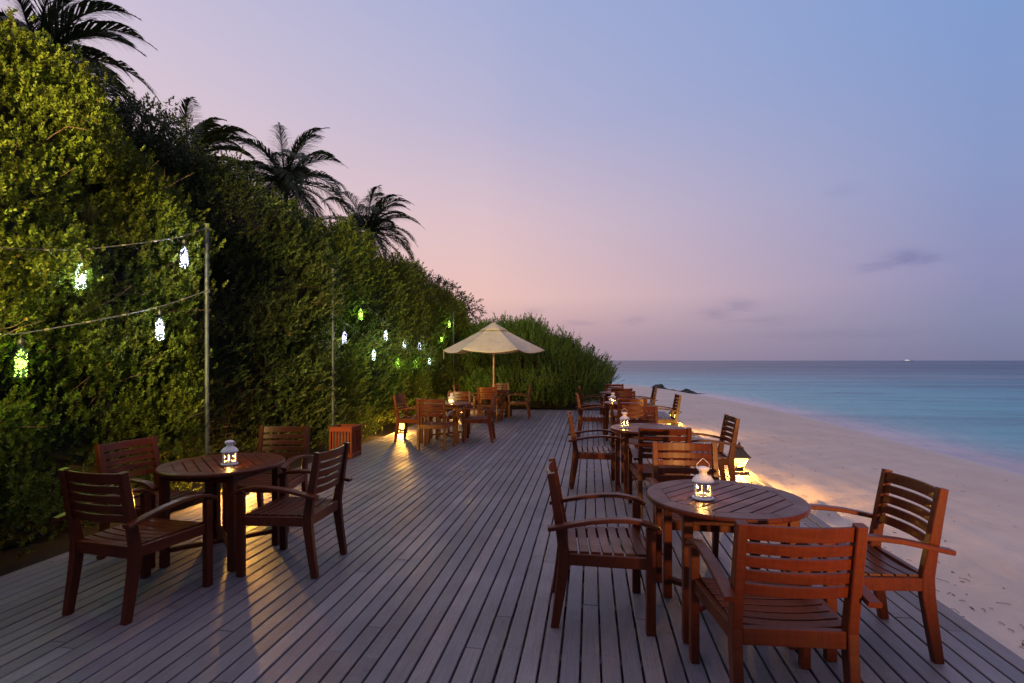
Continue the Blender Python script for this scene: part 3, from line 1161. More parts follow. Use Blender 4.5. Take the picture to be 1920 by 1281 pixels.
def build_poles():
    bm = bmesh.new()
    add_lathe(bm, [(0.022, -0.12), (0.022, 3.04), (0.026, 3.042), (0.026, 3.062), (0.0, 3.066)], 14)
    proto = thing("light_pole", (PX, 5.22, 0), 0, "grey metal pole with two clamps at the near hedge edge, in full view", "pole", "poles carrying the light strings")
    obj("shaft", bm, STEEL, proto, True)
    bm = bmesh.new()
    for z in (0.55, 2.30, 3.0):
        add_lathe(bm, [(0.024, z - 0.018), (0.029, z - 0.016), (0.029, z + 0.016), (0.024, z + 0.018)], 12, cap=False)
        add_box(bm, (0.032, 0, z), (0.02, 0.014, 0.03), None, 0.002)
    obj("clamp", bm, STEEL, proto)
    dup(proto, (PX, 8.09, 0), 0.5, "thin dark pole rising behind the red planter box")
    dup(proto, (PX + 0.05, 15.6, 0), 1.0, "thin pole by the far hedge, partly behind the umbrella")


def string_at(y, pts):
    for (y0, z0), (y1, z1) in zip(pts[:-1], pts[1:]):
        if y0 <= y <= y1:
            t = (y - y0) / (y1 - y0)
            return z0 + (z1 - z0) * t - 0.10 * (y1 - y0) * t * (1 - t) * 0.4
    return pts[0][1]


STR = {
    'up_near': [(1.2, 2.62), (2.3, 2.36), (3.17, 2.345), (3.73, 2.455), (4.84, 2.83), (5.20, 3.02)],
    'low_near': [(1.2, 2.0), (2.3, 1.70), (3.27, 1.73), (4.53, 2.06), (5.20, 2.32)],
    'up_far': [(8.11, 3.02), (9.2, 2.62), (10.4, 2.28), (11.4, 2.12), (12.6, 2.10), (14.6, 2.40), (15.58, 3.0)],
    'low_far': [(8.11, 2.32), (8.5, 2.17), (9.7, 1.88), (11.1, 1.70), (12.3, 1.65), (13.4, 1.72), (15.58, 2.32)],
}


def build_strings():
    labs = {'up_near': "upper grey light cable dipping left from the top of the nearest pole",
            'low_near': "lower grey light cable dipping left from the middle of the nearest pole",
            'up_far': "upper cable sagging along the far hedge from the second pole",
            'low_far': "lower cable sagging along the far hedge below the other one"}
    for k, pts in STR.items():
        x = PX + 0.045
        root = thing("light_string", (x, pts[-1][0], pts[-1][1]), 0, labs[k], "cable", "cables hung between the poles")
        ys = np.linspace(pts[0][0], pts[-1][0], 60)
        zz = [string_at(float(y), pts) for y in ys]
        P = [(0, float(y) - pts[-1][0], float(z) - pts[-1][1]) for y, z in zip(ys, zz)]
        bm = bmesh.new()
        add_tube(bm, P, 0.0055 if 'near' in k else 0.003, 6)
        obj("cable", bm, CABLE, root)
        for i in range(3, len(P) - 2, 5):
            bm = bmesh.new()
            a, b = Vector(P[i]), Vector(P[i + 1])
            add_tube(bm, [a, a + (b - a).normalized() * 0.035], 0.0078, 6)
            obj("cable_ring", bm, BRASS, root)


def make_bottle_mesh():
    rnd = random.Random(3)
    prof = [(0.0, 0.004), (0.030, 0.0), (0.040, 0.006), (0.042, 0.02), (0.042, 0.165), (0.038, 0.190), (0.028, 0.214), (0.017, 0.232),
            (0.0145, 0.245), (0.0145, 0.268), (0.0165, 0.270), (0.0165, 0.278), (0.013, 0.280)]
    b1 = bmesh.new()
    add_lathe(b1, prof, 20, cap=False)
    b2 = bmesh.new()
    add_lathe(b2, [(0.0, 0.262), (0.018, 0.262), (0.018, 0.292), (0.008, 0.298), (0.0, 0.298)], 12, cap=False)
    add_tube(b2, [(0, 0, 0.296), (0, 0, 0.335)], 0.003, 5)
    # coiled wire with LEDs
    b3 = bmesh.new()
    P = []
    for i in range(150):
        u = i / 149
        r = 0.034 * (1 if u < 0.75 else 1 - (u - 0.75) * 3.0)
        a = u * 2 * math.pi * 9 + 0.6 * math.sin(i)
        P.append((r * math.cos(a), r * math.sin(a), 0.012 + 0.20 * u))
    add_tube(b3, P, 0.0009, 4)
    b4 = bmesh.new()
    for i in range(0, 150):
        if i % 3 == 2 or rnd.random() < 0.40:
            continue
        p = Vector(P[i]) + Vector((rnd.uniform(-.004, .004), rnd.uniform(-.004, .004), rnd.uniform(-.006, .006)))
        b = bmesh.new()
        bmesh.ops.create_icosphere(b, subdivisions=1, radius=rnd.uniform(0.0032, 0.0052))
        bmesh.ops.translate(b, vec=p, verts=b.verts)
        bm_join(b4, b)
    out = []
    for n, b in (("bottle", b1), ("cap", b2), ("led_wire", b3), ("led", b4)):
        me = bpy.data.meshes.new(n)
        bmesh.ops.recalc_face_normals(b, faces=b.faces)
        b.to_mesh(me)
        b.free()
        out.append(me)
    for me in out[:1]:
        me.polygons.foreach_set("use_smooth", [True] * len(me.polygons))
    out[0].materials.append(BOTTLE)
    out[1].materials.append(BLACK)
    out[2].materials.append(CABLE)
    return out


def build_bottles():
    bot, cap, wire, led = make_bottle_mesh()
    leds = {}
    for k, m in LED.items():
        me = led.copy()
        me.materials.clear()
        me.materials.append(m)
        leds[k] = me
    lights = {}
    for k, c in {'white': (0.85, 0.92, 1.0), 'violet': (0.74, 0.76, 1.0), 'green': (0.55, 1.0, 0.12), 'mint': (0.80, 1.0, 0.72)}.items():
        ld = bpy.data.lights.new("led_glow_" + k, 'POINT')
        ld.energy = 9.0
        ld.color = c
        ld.shadow_soft_size = 0.05
        lights[k] = ld
    L = [  # y, string, colour, x offset, label
        (4.84, 'up_near', 'violet', 0.05, "cool white bottle of fairy lights next to the nearest pole, on the upper cable"),
        (3.73, 'up_near', 'mint', 0.05, "white bottle of fairy lights on the upper cable, away from the pole"),
        (4.53, 'low_near', 'white', 0.05, "white bottle of fairy lights on the lower cable near the nearest pole"),
        (3.27, 'low_near', 'green', 0.05, "green glowing bottle of fairy lights on the lower cable at picture edge"),
        (9.2, 'up_far', 'green', 0.03, "green glowing bottle highest on the far hedge, toward the second pole"),
        (10.4, 'up_far', 'white', 0.02, "white bottle light in the far hedge, second along the upper cable"),
        (11.5, 'up_far', 'white', 0.0, "white bottle light in the far hedge, third along the upper cable"),
        (12.6, 'up_far', 'violet', 0.0, "bluish white bottle light at the lowest dip of the far upper cable"),
        (14.55, 'up_far', 'green', 0.0, "dim green bottle light in the hedge just above the umbrella's edge"),
        (15.38, 'up_far', 'green', 0.10, "bright green bottle light hung beside the far pole above the umbrella"),
        (8.55, 'low_far', 'violet', 0.05, "cool white bottle light just past the second pole, first on the lower cable"),
        (9.8, 'low_far', 'mint', 0.03, "pale mint bottle light second along the far lower cable"),
        (11.1, 'low_far', 'green', 0.04, "green bottle light third along the far lower cable"),
        (12.3, 'low_far', 'green', 0.03, "green bottle light fourth along the far lower cable, under bluish one"),
        (13.4, 'low_far', 'mint', 0.04, "pale mint bottle light nearest the umbrella on the far lower cable"),
    ]
    for y, s, k, dx, lab in L:
        z = string_at(y, STR[s]) - 0.335
        root = thing("bottle_light", (PX + 0.045 - (0.07 if 'far' in s else 0.0), y, z), random.uniform(0, 6), lab, "bottle light", "bottles of fairy lights on the cables")
        for n, me in (("bottle", bot), ("cap", cap), ("led_wire", wire), ("led", leds[k])):
            o = bpy.data.objects.new(n, me)
            COL.objects.link(o)
            o.parent = root
        lo = bpy.data.objects.new("led_glow", lights[k])
        COL.objects.link(lo)
        lo.parent = root
        lo.location = (0, 0, 0.11)


build_poles()
build_strings()
build_bottles()


# ------------------------------------------------------------------ planter box and umbrella
def build_planter():
    root = thing("planter_box", (-3.86, 7.76, 0.001), R(1), "dark red slatted wooden box standing against the hedge", "planter box")
    w, d, h = 0.37, 0.37, 0.49
    for k in range(4):
        bm = bmesh.new()
        m = Matrix.Rotation(R(90 * k), 3, 'Z')
        n = 6
        for i in range(n):
            x = -w / 2 + 0.058 + (w - 0.116) * i / (n - 1)
            add_box(bm, m @ Vector((x, -d / 2 + 0.012, h / 2)), (0.028, 0.016, h - 0.1), m, 0.002)
        add_box(bm, m @ Vector((0, -d / 2 + 0.011, h - 0.045)), (w - 0.055, 0.022, 0.058), m, 0.002)
        add_box(bm, m @ Vector((0, -d / 2 + 0.011, 0.045)), (w - 0.055, 0.022, 0.058), m, 0.002)
        add_box(bm, m @ Vector((-w / 2 + 0.014, -d / 2 + 0.014, h / 2 - 0.008)), (0.026, 0.026, h - 0.016), m, 0.002)
        obj("side_panel", bm, MAHOG_DARK, root)
    bm = bmesh.new()
    for s in (-1, 1):
        add_box(bm, (0, s * (d / 2 - 0.012), h - 0.006), (w + 0.03, 0.046, 0.016), None, 0.002)
        add_box(bm, (s * (w / 2 - 0.012), 0, h - 0.0085), (0.046, d - 0.066, 0.016), None, 0.002)
    obj("top_frame", bm, MAHOG_DARK, root)
    bm = bmesh.new()
    add_box(bm, (0, 0, 0.20), (w - 0.06, d - 0.06, 0.36), None, 0.01)
    obj("liner", bm, BLACK, root)


def build_umbrella():
    root = thing("patio_umbrella", (-2.54, 13.5, 0.0), 0, "cream canvas umbrella on a wooden pole above the far hedge-side table", "umbrella")
    NP, RR, ztop, zrim = 6, 1.36, 2.52, 1.80
    ph = R(186)
    nz = SNoise(9, 6.0)
    bm = bmesh.new()
    NT_, NS = 16, 14

    def surf(k, t, s, r0=0.0):
        a0, a1 = ph + 2 * math.pi * k / NP, ph + 2 * math.pi * (k + 1) / NP
        p0 = np.array((math.cos(a0), math.sin(a0)))
        p1 = np.array((math.cos(a1), math.sin(a1)))
        p = p0 * (1 - s) + p1 * s
        hgt = ztop - (ztop - zrim) * (t ** 0.93)
        bow = 4 * s * (1 - s)
        r = RR * t
        z = hgt - 0.055 * bow * t * (1 - 0.35 * t) - (0.05 * bow * max(0, t - 0.75) / 0.25 if t > 0.75 else 0)
        z += 0.008 * float(nz(p[0] * r, p[1] * r, k)) * bow
        return (p[0] * r * (1 - 0.03 * bow * t), p[1] * r * (1 - 0.03 * bow * t), z)
    for k in range(NP):
        vs = [[bm.verts.new(surf(k, 0.05 + 0.95 * i / NT_, j / NS)) for j in range(NS + 1)] for i in range(NT_ + 1)]
        for i in range(NT_):
            for j in range(NS):
                bm.faces.new((vs[i][j], vs[i][j + 1], vs[i + 1][j + 1], vs[i + 1][j]))
    bmesh.ops.remove_doubles(bm, verts=bm.verts, dist=0.0005)
    cn = obj("canopy", bm, CANVAS, root, True)
    md = cn.modifiers.new("thickness", 'SOLIDIFY')
    md.thickness = 0.003
    bm = bmesh.new()
    for k in range(NP):
        vs = []
        for i in range(6):
            row = []
            for j in range(NS + 1):
                x, y, z = surf(k, 0.01 + 0.27 * i / 5, j / NS)
                row.append(bm.verts.new((x, y, z + 0.035 - 0.012 * math.cos(j / NS * 2 * math.pi) * i / 5)))
            vs.append(row)
        for i in range(5):
            for j in range(NS):
                bm.faces.new((vs[i][j], vs[i][j + 1], vs[i + 1][j + 1], vs[i + 1][j]))
    bmesh.ops.remove_doubles(bm, verts=bm.verts, dist=0.0005)
    vn = obj("vent", bm, CANVAS, cn, True)
    md = vn.modifiers.new("thickness", 'SOLIDIFY')
    md.thickness = 0.003
    bm = bmesh.new()
    add_lathe(bm, [(0.022, 0.0), (0.022, 1.28), (0.024, 1.285), (0.024, 1.30), (0.022, 1.305), (0.022, 2.50)], 16)
    obj("pole", bm, BAMBOO, root, True)
    bm = bmesh.new()
    add_lathe(bm, [(0.014, 2.50), (0.014, 2.56), (0.022, 2.575), (0.020, 2.60), (0.008, 2.63), (0.0, 2.64)], 12)
    obj("finial", bm, BLACK, root, True)
    bm = bmesh.new()
    add_lathe(bm, [(0.23, 0.0), (0.23, 0.05), (0.21, 0.065), (0.05, 0.07), (0.035, 0.16), (0.024, 0.165)], 24)
    obj("base", bm, BRONZE, root, True)
    for k in range(NP):
        a = ph + 2 * math.pi * k / NP
        bm = bmesh.new()
        p = [(math.cos(a) * RR * t * 0.99, math.sin(a) * RR * t * 0.99, ztop - (ztop - zrim) * t ** 0.93 - 0.016) for t in (0.03, 0.3, 0.6, 1.0)]
        add_sweep(bm, p, 0.018, 0.014, side=(-math.sin(a), math.cos(a), 0))
        q = p[2]
        add_sweep(bm, [(math.cos(a) * 0.03, math.sin(a) * 0.03, 1.95), (q[0] * 0.96, q[1] * 0.96, q[2] - 0.012)], 0.016, 0.012, side=(-math.sin(a), math.cos(a), 0))
        obj("rib", bm, BAMBOO, root)
    bm = bmesh.new()
    a = ph
    x, y = math.cos(a) * RR * 0.98, math.sin(a) * RR * 0.98
    add_box(bm, (x, y, zrim - 0.13), (0.012, 0.003, 0.22))
    obj("tie_strap", bm, CANVAS, root)


build_planter()
build_umbrella()


# ------------------------------------------------------------------ vegetation
def leaf_hex(L, W):
    """obovate leaf in the XZ plane, base at origin, tip along +Z (6 points)"""
    return np.array([(0, 0, 0), (W * 0.32, 0.0, L * 0.35), (W * 0.5, 0.06 * L, L * 0.72), (0, 0.10 * L, L), (-W * 0.5, 0.06 * L, L * 0.72),
                     (-W * 0.32, 0.0, L * 0.35)], float)


def leaf_quad(L, W):
    return np.array([(0, 0, 0), (W * 0.5, 0.0, L * 0.55), (0, 0.06 * L, L), (-W * 0.5, 0.0, L * 0.55)], float)


def rot_to(axis, spin):
    """(N,3,3) rotation matrices whose local Z is axis, spun about it"""
    z = axis / np.linalg.norm(axis, axis=1)[:, None]
    ref = np.where(np.abs(z[:, 2:3]) < 0.9, np.array([[0, 0, 1.0]]), np.array([[1.0, 0, 0]]))
    x = np.cross(ref, z)
    x /= np.linalg.norm(x, axis=1)[:, None]
    y = np.cross(z, x)
    c, s = np.cos(spin)[:, None], np.sin(spin)[:, None]
    x2 = x * c + y * s
    y2 = -x * s + y * c
    return np.stack([x2, y2, z], axis=2)


def sprig_template(leaf, n, length, tilt0, tilt1, rng, whorl=2.4):
    """n leaves set round a short stem"""
    out = []
    for i in range(n):
        u = i / max(1, n - 1)
        az = i * whorl + rng.uniform(-0.3, 0.3)
        tl = tilt0 + (tilt1 - tilt0) * u + rng.uniform(-0.15, 0.15)
        ax = np.array([[math.sin(tl) * math.cos(az), math.sin(tl) * math.sin(az), math.cos(tl)]])
        M = rot_to(ax, np.array([rng.uniform(-0.4, 0.4)]))[0]
        sc = rng.uniform(0.75, 1.15) * (1.0 - 0.25 * u)
        out.append(leaf @ M.T * sc + np.array([0, 0, length * u]))
    return np.array(out)


def scatter(templates, pos, axis, scale, rng):
    N = len(pos)
    which = rng.integers(0, len(templates), N)
    chunks = []
    for k, T in enumerate(templates):
        m = which == k
        if not m.any():
            continue
        M = rot_to(axis[m], rng.uniform(0, 6.28, m.sum()))
        v = np.einsum('nij,flj->nfli', M, T) * scale[m][:, None, None, None] + pos[m][:, None, None, :]
        chunks.append(v.reshape(-1, T.shape[1], 3))
    return np.concatenate(chunks)


def sprigs(kind, rng):
    if kind == 'round':
        lf = leaf_hex(0.036, 0.023)
        return [sprig_template(lf, 15, 0.085, 1.15, 0.35, rng) for _ in range(4)]
    if kind == 'small':
        lf = leaf_quad(0.040, 0.023)
        return [sprig_template(lf, 13, 0.13, 1.0, 0.25, rng) for _ in range(4)]
    if kind == 'feather':
        lf = leaf_quad(0.068, 0.020)
        return [sprig_template(lf, 16, 0.30, 0.75, 0.2, rng) for _ in range(4)]
    if kind == 'tree':
        lf = leaf_quad(0.085, 0.045)
        return [sprig_template(lf, 9, 0.16, 1.2, 0.4, rng) for _ in range(4)]


def hedge(label, path, top, kind, mat, dens, lscale, seed, thick=1.4, bulge=0.22, base_in=0.25, twigs=60, top_amp=0.18, up=0.7):
    """clipped hedge whose face follows `path` (outward = right of travel)"""
    rng = np.random.default_rng(seed)
    P = np.array(path, float)
    seg = np.hypot(*(P[1:] - P[:-1]).T)
    S = np.concatenate([[0], np.cumsum(seg)])
    Lh = S[-1]
    tops = np.array(top, float)
    n1, n2, n3, n4 = SNoise(seed + 1, 1.5), SNoise(seed + 2, 4.0), SNoise(seed + 3, 2.5), SNoise(seed + 5, 6.5)

    def frame(s):
        i = np.clip(np.searchsorted(S, s, 'right') - 1, 0, len(seg) - 1)
        t = (s - S[i]) / seg[i]
        p = P[i] + (P[i + 1] - P[i]) * t[:, None]
        # smoothed tangents
        tan = (P[1:] - P[:-1]) / seg[:, None]
        vt = np.vstack([tan[:1], tan[:-1] + tan[1:], tan[-1:]])
        d = vt[i] * (1 - t)[:, None] + vt[i + 1] * t[:, None]
        d /= np.linalg.norm(d, axis=1)[:, None]
        return p, np.stack([d[:, 1], -d[:, 0]], 1), d

    def topz(s):
        return np.interp(s / Lh, np.linspace(0, 1, len(tops)), tops) + top_amp * n3(s, 0.0) + 0.5 * top_amp * n2(s, 3.0)

    def face(s, z):
        tz = topz(s)
        f = bulge * (0.75 * n1(s, z, 0) + 0.45 * n2(s, z, 1))
        f = f - base_in * np.clip(1 - z / 0.7, 0, 1) ** 1.5 - 0.55 * np.clip((z / tz - 0.72) / 0.28, 0, 1) ** 2
        return f

    pos, ax, sca = [], [], []
    # front face
    area = Lh * tops.mean()
    N = int(area * dens)
    s = rng.uniform(0, Lh, N)
    z = rng.uniform(0.0, 1.0, N) ** 0.95 * topz(s)
    keep = rng.uniform(0, 1, N) < np.clip(z / 0.6 + 0.45, 0, 1)
    dep0 = np.where(rng.uniform(0, 1, N) < 0.2, rng.uniform(0.28, 0.52, N), rng.uniform(0, 1, N) ** 1.7 * 0.40 - 0.05)
    keep &= rng.uniform(0, 1, N) < np.maximum(np.clip(0.66 + 0.9 * n4(s, z, 0), 0.22, 1), dep0 > 0.30)
    s, z, dep = s[keep], z[keep], dep0[keep]
    p, o, d = frame(s)
    off = face(s, z) - dep + 0.09 * n4(s, z, 2) + (rng.uniform(0, 1, len(s)) < 0.05) * rng.uniform(0.03, 0.20, len(s))
    q = np.column_stack([p + o * off[:, None], z])
    a = np.column_stack([o * rng.uniform(0.25, 1.0, len(s))[:, None] + d * rng.normal(0, 0.4, len(s))[:, None], up * rng.uniform(0.2, 1.5, len(s))])
    pos.append(q)
    ax.append(a)
    sca.append(rng.uniform(0.6, 1.45, len(s)) * lscale)
    # top
    N = int(Lh * thick * dens * 1.2)
    s = rng.uniform(0, Lh, N)
    dd = rng.uniform(0, thick, N)
    p, o, d = frame(s)
    z = topz(s) - 0.5 * rng.uniform(0, 1, N) ** 1.3 + 0.14 * n2(s, dd * 3, 5) + 0.10 * (rng.uniform(0, 1, N) < 0.12) * rng.uniform(0.3, 2.2, N)
    fr = face(s, z * 0 + topz(s))
    q = np.column_stack([p + o * (fr - dd)[:, None], z])
    a = np.column_stack([rng.normal(0, 0.4, (N, 2)), rng.uniform(0.6, 1.2, N)])
    pos.append(q)
    ax.append(a)
    sca.append(rng.uniform(0.8, 1.4, N) * lscale)
    # end faces
    for s0, sg in ((0.0, -1), (Lh, 1)):
        N = int(thick * tops.mean() * dens * 0.7)
        dd = rng.uniform(0, thick, N)
        s = np.full(N, s0) + sg * 0.0
        z = rng.uniform(0.05, 1, N) * topz(s)
        p, o, d = frame(np.clip(s, 0, Lh - 1e-6))
        out_ = sg * (0.30 * n2(dd * 2, z * 0.8, 9) + 0.10 * n4(dd, z, 4) - rng.uniform(0, 0.2, N) - 0.5 * np.clip((z / topz(s) - 0.8) / 0.2, 0, 1) ** 2)
        q = np.column_stack([p + o * (face(s, z) - dd)[:, None] + d * out_[:, None], z])
        a = np.column_stack([d * sg * rng.uniform(0.2, 1, N)[:, None] + rng.normal(0, 0.3, (N, 2)), up * rng.uniform(0.2, 1.5, N)])
        pos.append(q)
        ax.append(a)
        sca.append(rng.uniform(0.75, 1.3, N) * lscale)
    pos, ax, sca = np.concatenate(pos), np.concatenate(ax), np.concatenate(sca)
    c = pos.mean(0)
    base = np.array([P.mean(0)[0], P.mean(0)[1], 0.0])
    root = thing("hedge", tuple(base), 0, label, "hedge")
    T = sprigs(kind, rng)
    v = scatter(T, pos - base, ax, sca, rng)
    link("foliage", raw_mesh("foliage", v, v.shape[1]), mat, root)
    # inner blocker: dark slab added behind the leaves to keep sky from showing through
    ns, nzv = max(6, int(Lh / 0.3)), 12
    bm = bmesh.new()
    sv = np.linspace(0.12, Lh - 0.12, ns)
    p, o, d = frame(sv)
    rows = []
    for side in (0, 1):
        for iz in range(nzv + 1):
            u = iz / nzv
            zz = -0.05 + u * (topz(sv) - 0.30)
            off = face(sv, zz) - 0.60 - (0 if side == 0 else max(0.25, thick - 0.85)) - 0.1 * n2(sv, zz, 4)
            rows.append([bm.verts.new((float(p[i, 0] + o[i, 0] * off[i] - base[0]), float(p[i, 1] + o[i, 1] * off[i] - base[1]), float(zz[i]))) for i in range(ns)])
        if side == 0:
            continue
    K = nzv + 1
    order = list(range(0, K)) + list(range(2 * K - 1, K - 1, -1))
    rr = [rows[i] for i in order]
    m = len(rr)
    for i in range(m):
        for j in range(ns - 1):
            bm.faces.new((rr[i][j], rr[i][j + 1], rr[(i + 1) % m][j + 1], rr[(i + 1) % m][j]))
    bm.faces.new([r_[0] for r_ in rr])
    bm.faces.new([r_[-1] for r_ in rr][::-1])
    obj("inner_blocker", bm, CORE, root)
    # bare twigs
    bm = bmesh.new()
    for i in range(twigs):
        s = rng.uniform(0, Lh, 1)
        z0 = rng.uniform(0.1, tops.mean() * 0.85)
        p, o, d = frame(s)
        o, d, p = o[0], d[0], p[0]
        f0 = float(face(s, np.array([z0]))[0]) - 0.34
        pt = np.array([p[0] + o[0] * f0, p[1] + o[1] * f0, z0]) - base
        dirv = np.array([o[0] * 0.6 + d[0] * rng.normal(0, 0.7), o[1] * 0.6 + d[1] * rng.normal(0, 0.7), rng.uniform(0.0, 0.8)])
        dirv /= np.linalg.norm(dirv)
        ln = rng.uniform(0.35, 0.75)
        pts = [tuple(pt)]
        for kq in range(4):
            dirv = dirv + rng.normal(0, 0.24, 3)
            dirv /= np.linalg.norm(dirv)
            pt = pt + dirv * ln / 4
            pts.append(tuple(pt))
        add_tube(bm, pts, 0.004, 4, [0.006, 0.005, 0.004, 0.003, 0.0018])
    tag(obj("branch", bm, BARK, root), kind="stuff")
    return root


hedge("bright olive hedge beside the nearest table, bottle lights hanging before it", [(-4.48, 0.6), (-4.48, 2.4), (-4.43, 3.8), (-4.38, 5.0), (-4.52, 5.5)],
      [3.9, 4.0, 4.05, 3.95, 3.75], 'round', LEAF_NEAR, 1350, 0.82, 21, thick=1.5, bulge=0.24, base_in=-0.20, twigs=160, up=1.5, top_amp=0.28)
hedge("dark recessed hedge between the two nearest poles", [(-5.05, 5.3), (-4.95, 6.1), (-4.75, 6.9), (-4.48, 7.7), (-4.38, 8.4)],
      [4.2, 4.25, 4.15, 4.1, 4.0], 'small', LEAF_MID, 560, 1.12, 31, thick=1.6, bulge=0.32, base_in=0.15, twigs=60, top_amp=0.28)
hedge("long green hedge behind planter and umbrella, dotted with bottle lights", [(-4.40, 8.2), (-4.36, 10.0), (-4.36, 13.0), (-4.40, 16.2), (-4.6, 18.5)],
      [4.0, 3.95, 4.0, 3.75, 3.5], 'small', LEAF_LONG, 460, 1.22, 41, thick=1.5, bulge=0.20, base_in=0.12, twigs=60, top_amp=0.36)
hedge("feathery green shrubs closing the far end of the deck", [(-4.7, 16.75), (-2.5, 16.45), (-1.2, 16.35), (-0.2, 16.55), (0.36, 17.1), (0.6, 18.6)],
      [2.65, 2.62, 2.35, 1.90, 1.25, 0.9], 'feather', LEAF_END, 300, 1.35, 51, thick=1.8, bulge=0.34, base_in=0.05, twigs=10, top_amp=0.30, up=1.6)


def palm(label, loc, height, L, seed, nf=17, wind=(0.5, 0.1), extra=()):
    rng = random.Random(seed)
    root = thing("palm_tree", (loc[0], loc[1], -0.05), 0, label, "palm tree", "coconut palms behind the hedge")
    bm = bmesh.new()
    n = 12
    lean = rng.uniform(-0.3, 0.3)
    pts, rad = [], []
    for i in range(n + 1):
        u = i / n
        pts.append((lean * (1 - u) * (u - 0.2), 0.15 * (1 - u) * math.sin(u * 3), height * u))
        rad.append(0.16 - 0.06 * u + 0.05 * max(0, 0.12 - u) / 0.12)
    pts[-1] = (0, 0, height)
    add_tube(bm, pts, 0.13, 10, rad)
    b = bmesh.new()
    bmesh.ops.create_icosphere(b, subdivisions=2, radius=0.22)
    bmesh.ops.scale(b, vec=(1, 1, 1.2), verts=b.verts)
    bmesh.ops.translate(b, vec=(0, 0, height), verts=b.verts)
    bm_join(bm, b)
    obj("trunk", bm, TRUNK, root, True)
    fr = []
    for k in range(nf):
        az = 2.4 * k + rng.uniform(-0.25, 0.25)
        el = 1.38 - 1.75 * (k / (nf - 1)) + rng.uniform(-0.12, 0.12)
        fr.append((az, el, L * rng.uniform(0.82, 1.08)))
    fr += list(extra)
    for az, el, ln in fr:
        N = 26
        p = Vector((0, 0, height + 0.06))
        dirv = Vector((math.cos(az) * math.cos(el), math.sin(az) * math.cos(el), math.sin(el)))
        spine, dirs = [], []
        for i in range(N + 1):
            spine.append(p.copy())
            dirs.append(dirv.copy())
            p = p + dirv * (ln / N)
            u = i / N
            dirv = (dirv + Vector((wind[0] * 0.05, wind[1] * 0.05, -0.075 * (0.5 + u)))).normalized()
        faces = []
        bmf = bmesh.new()
        add_tube(bmf, [tuple(q) for q in spine], 0.02, 5, [0.032 * (1 - 0.85 * i / N) for i in range(N + 1)])
        me0 = bpy.data.meshes.new("frond")
        for i in range(2, N + 1):
            for h in (0, 0.34, 0.67):
                u = min(1.0, (i - h) / N)
                q = spine[i] * (1 - h) + spine[i - 1] * h
                dv = dirs[i]
                sd = dv.cross(Vector((0, 0, 1)))
                if sd.length < 0.05:
                    sd = Vector((1, 0, 0))
                sd.normalize()
                ll = ln * 0.30 * (math.sin(min(1, u * 1.08 + 0.06) * math.pi) ** 0.55 * 0.85 + 0.12)
                for s in (-1, 1):
                    a = (sd * s * (0.80 - 0.35 * u) + dv * (0.55 + 0.5 * u) + Vector((wind[0] * 0.18, wind[1] * 0.18, 0.12)) +
                         Vector((rng.uniform(-.1, .1), rng.uniform(-.1, .1), rng.uniform(-.12, .12)))).normalized()
                    m1 = q + a * ll * 0.5
                    a2 = (a + Vector((wind[0] * 0.2, wind[1] * 0.2, -0.65))).normalized()
                    tip = m1 + a2 * ll * 0.5
                    wv = a.cross(Vector((0, 0, 1)))
                    wv = (wv.normalized() if wv.length > 0.05 else Vector((1, 0, 0))) * 0.016
                    wz = Vector((0, 0, 0.012 * s))
                    v = [bmf.verts.new(x) for x in (q - wv * 0.6, q + wv * 0.6, m1 + wv + wz, m1 - wv - wz, tip)]
                    bmf.faces.new((v[0], v[1], v[2], v[3]))
                    bmf.faces.new((v[3], v[2], v[4]))
        bmf.to_mesh(me0)
        bmf.free()
        link("frond", me0, LEAF_PALM, root)


palm("large dark palm cut by the top left picture edge, frond reaching right", (-12.6, 10.2), 8.4, 2.5, 1, 22, (0.25, 0.1), extra=((0.35, 0.42, 2.9), (0.45, 1.0, 2.8), (0.2, 1.15, 2.8)))
palm("palm half hidden by trees between the picture-edge palm and the tallest crown", (-10.7, 12.6), 6.9, 2.1, 2, 16, (0.5, 0.2), extra=((0.2, 1.2, 2.1), (2.5, 1.25, 2.1), (0.0, 0.95, 2.1)))
palm("full round-crowned palm standing clear above the dark hedge", (-12.8, 20.3), 9.0, 3.3, 3, 27, (0.12, 0.05), extra=((1.9, 0.95, 3.4), (2.6, 0.5, 3.4), (3.3, 0.75, 3.2)))
palm("lower swept palm right of the full round-crowned one", (-10.6, 23.7), 7.7, 3.1, 4, 24, (0.3, 0.05), extra=((2.4, 0.9, 3.1), (1.2, 1.2, 3.1)))


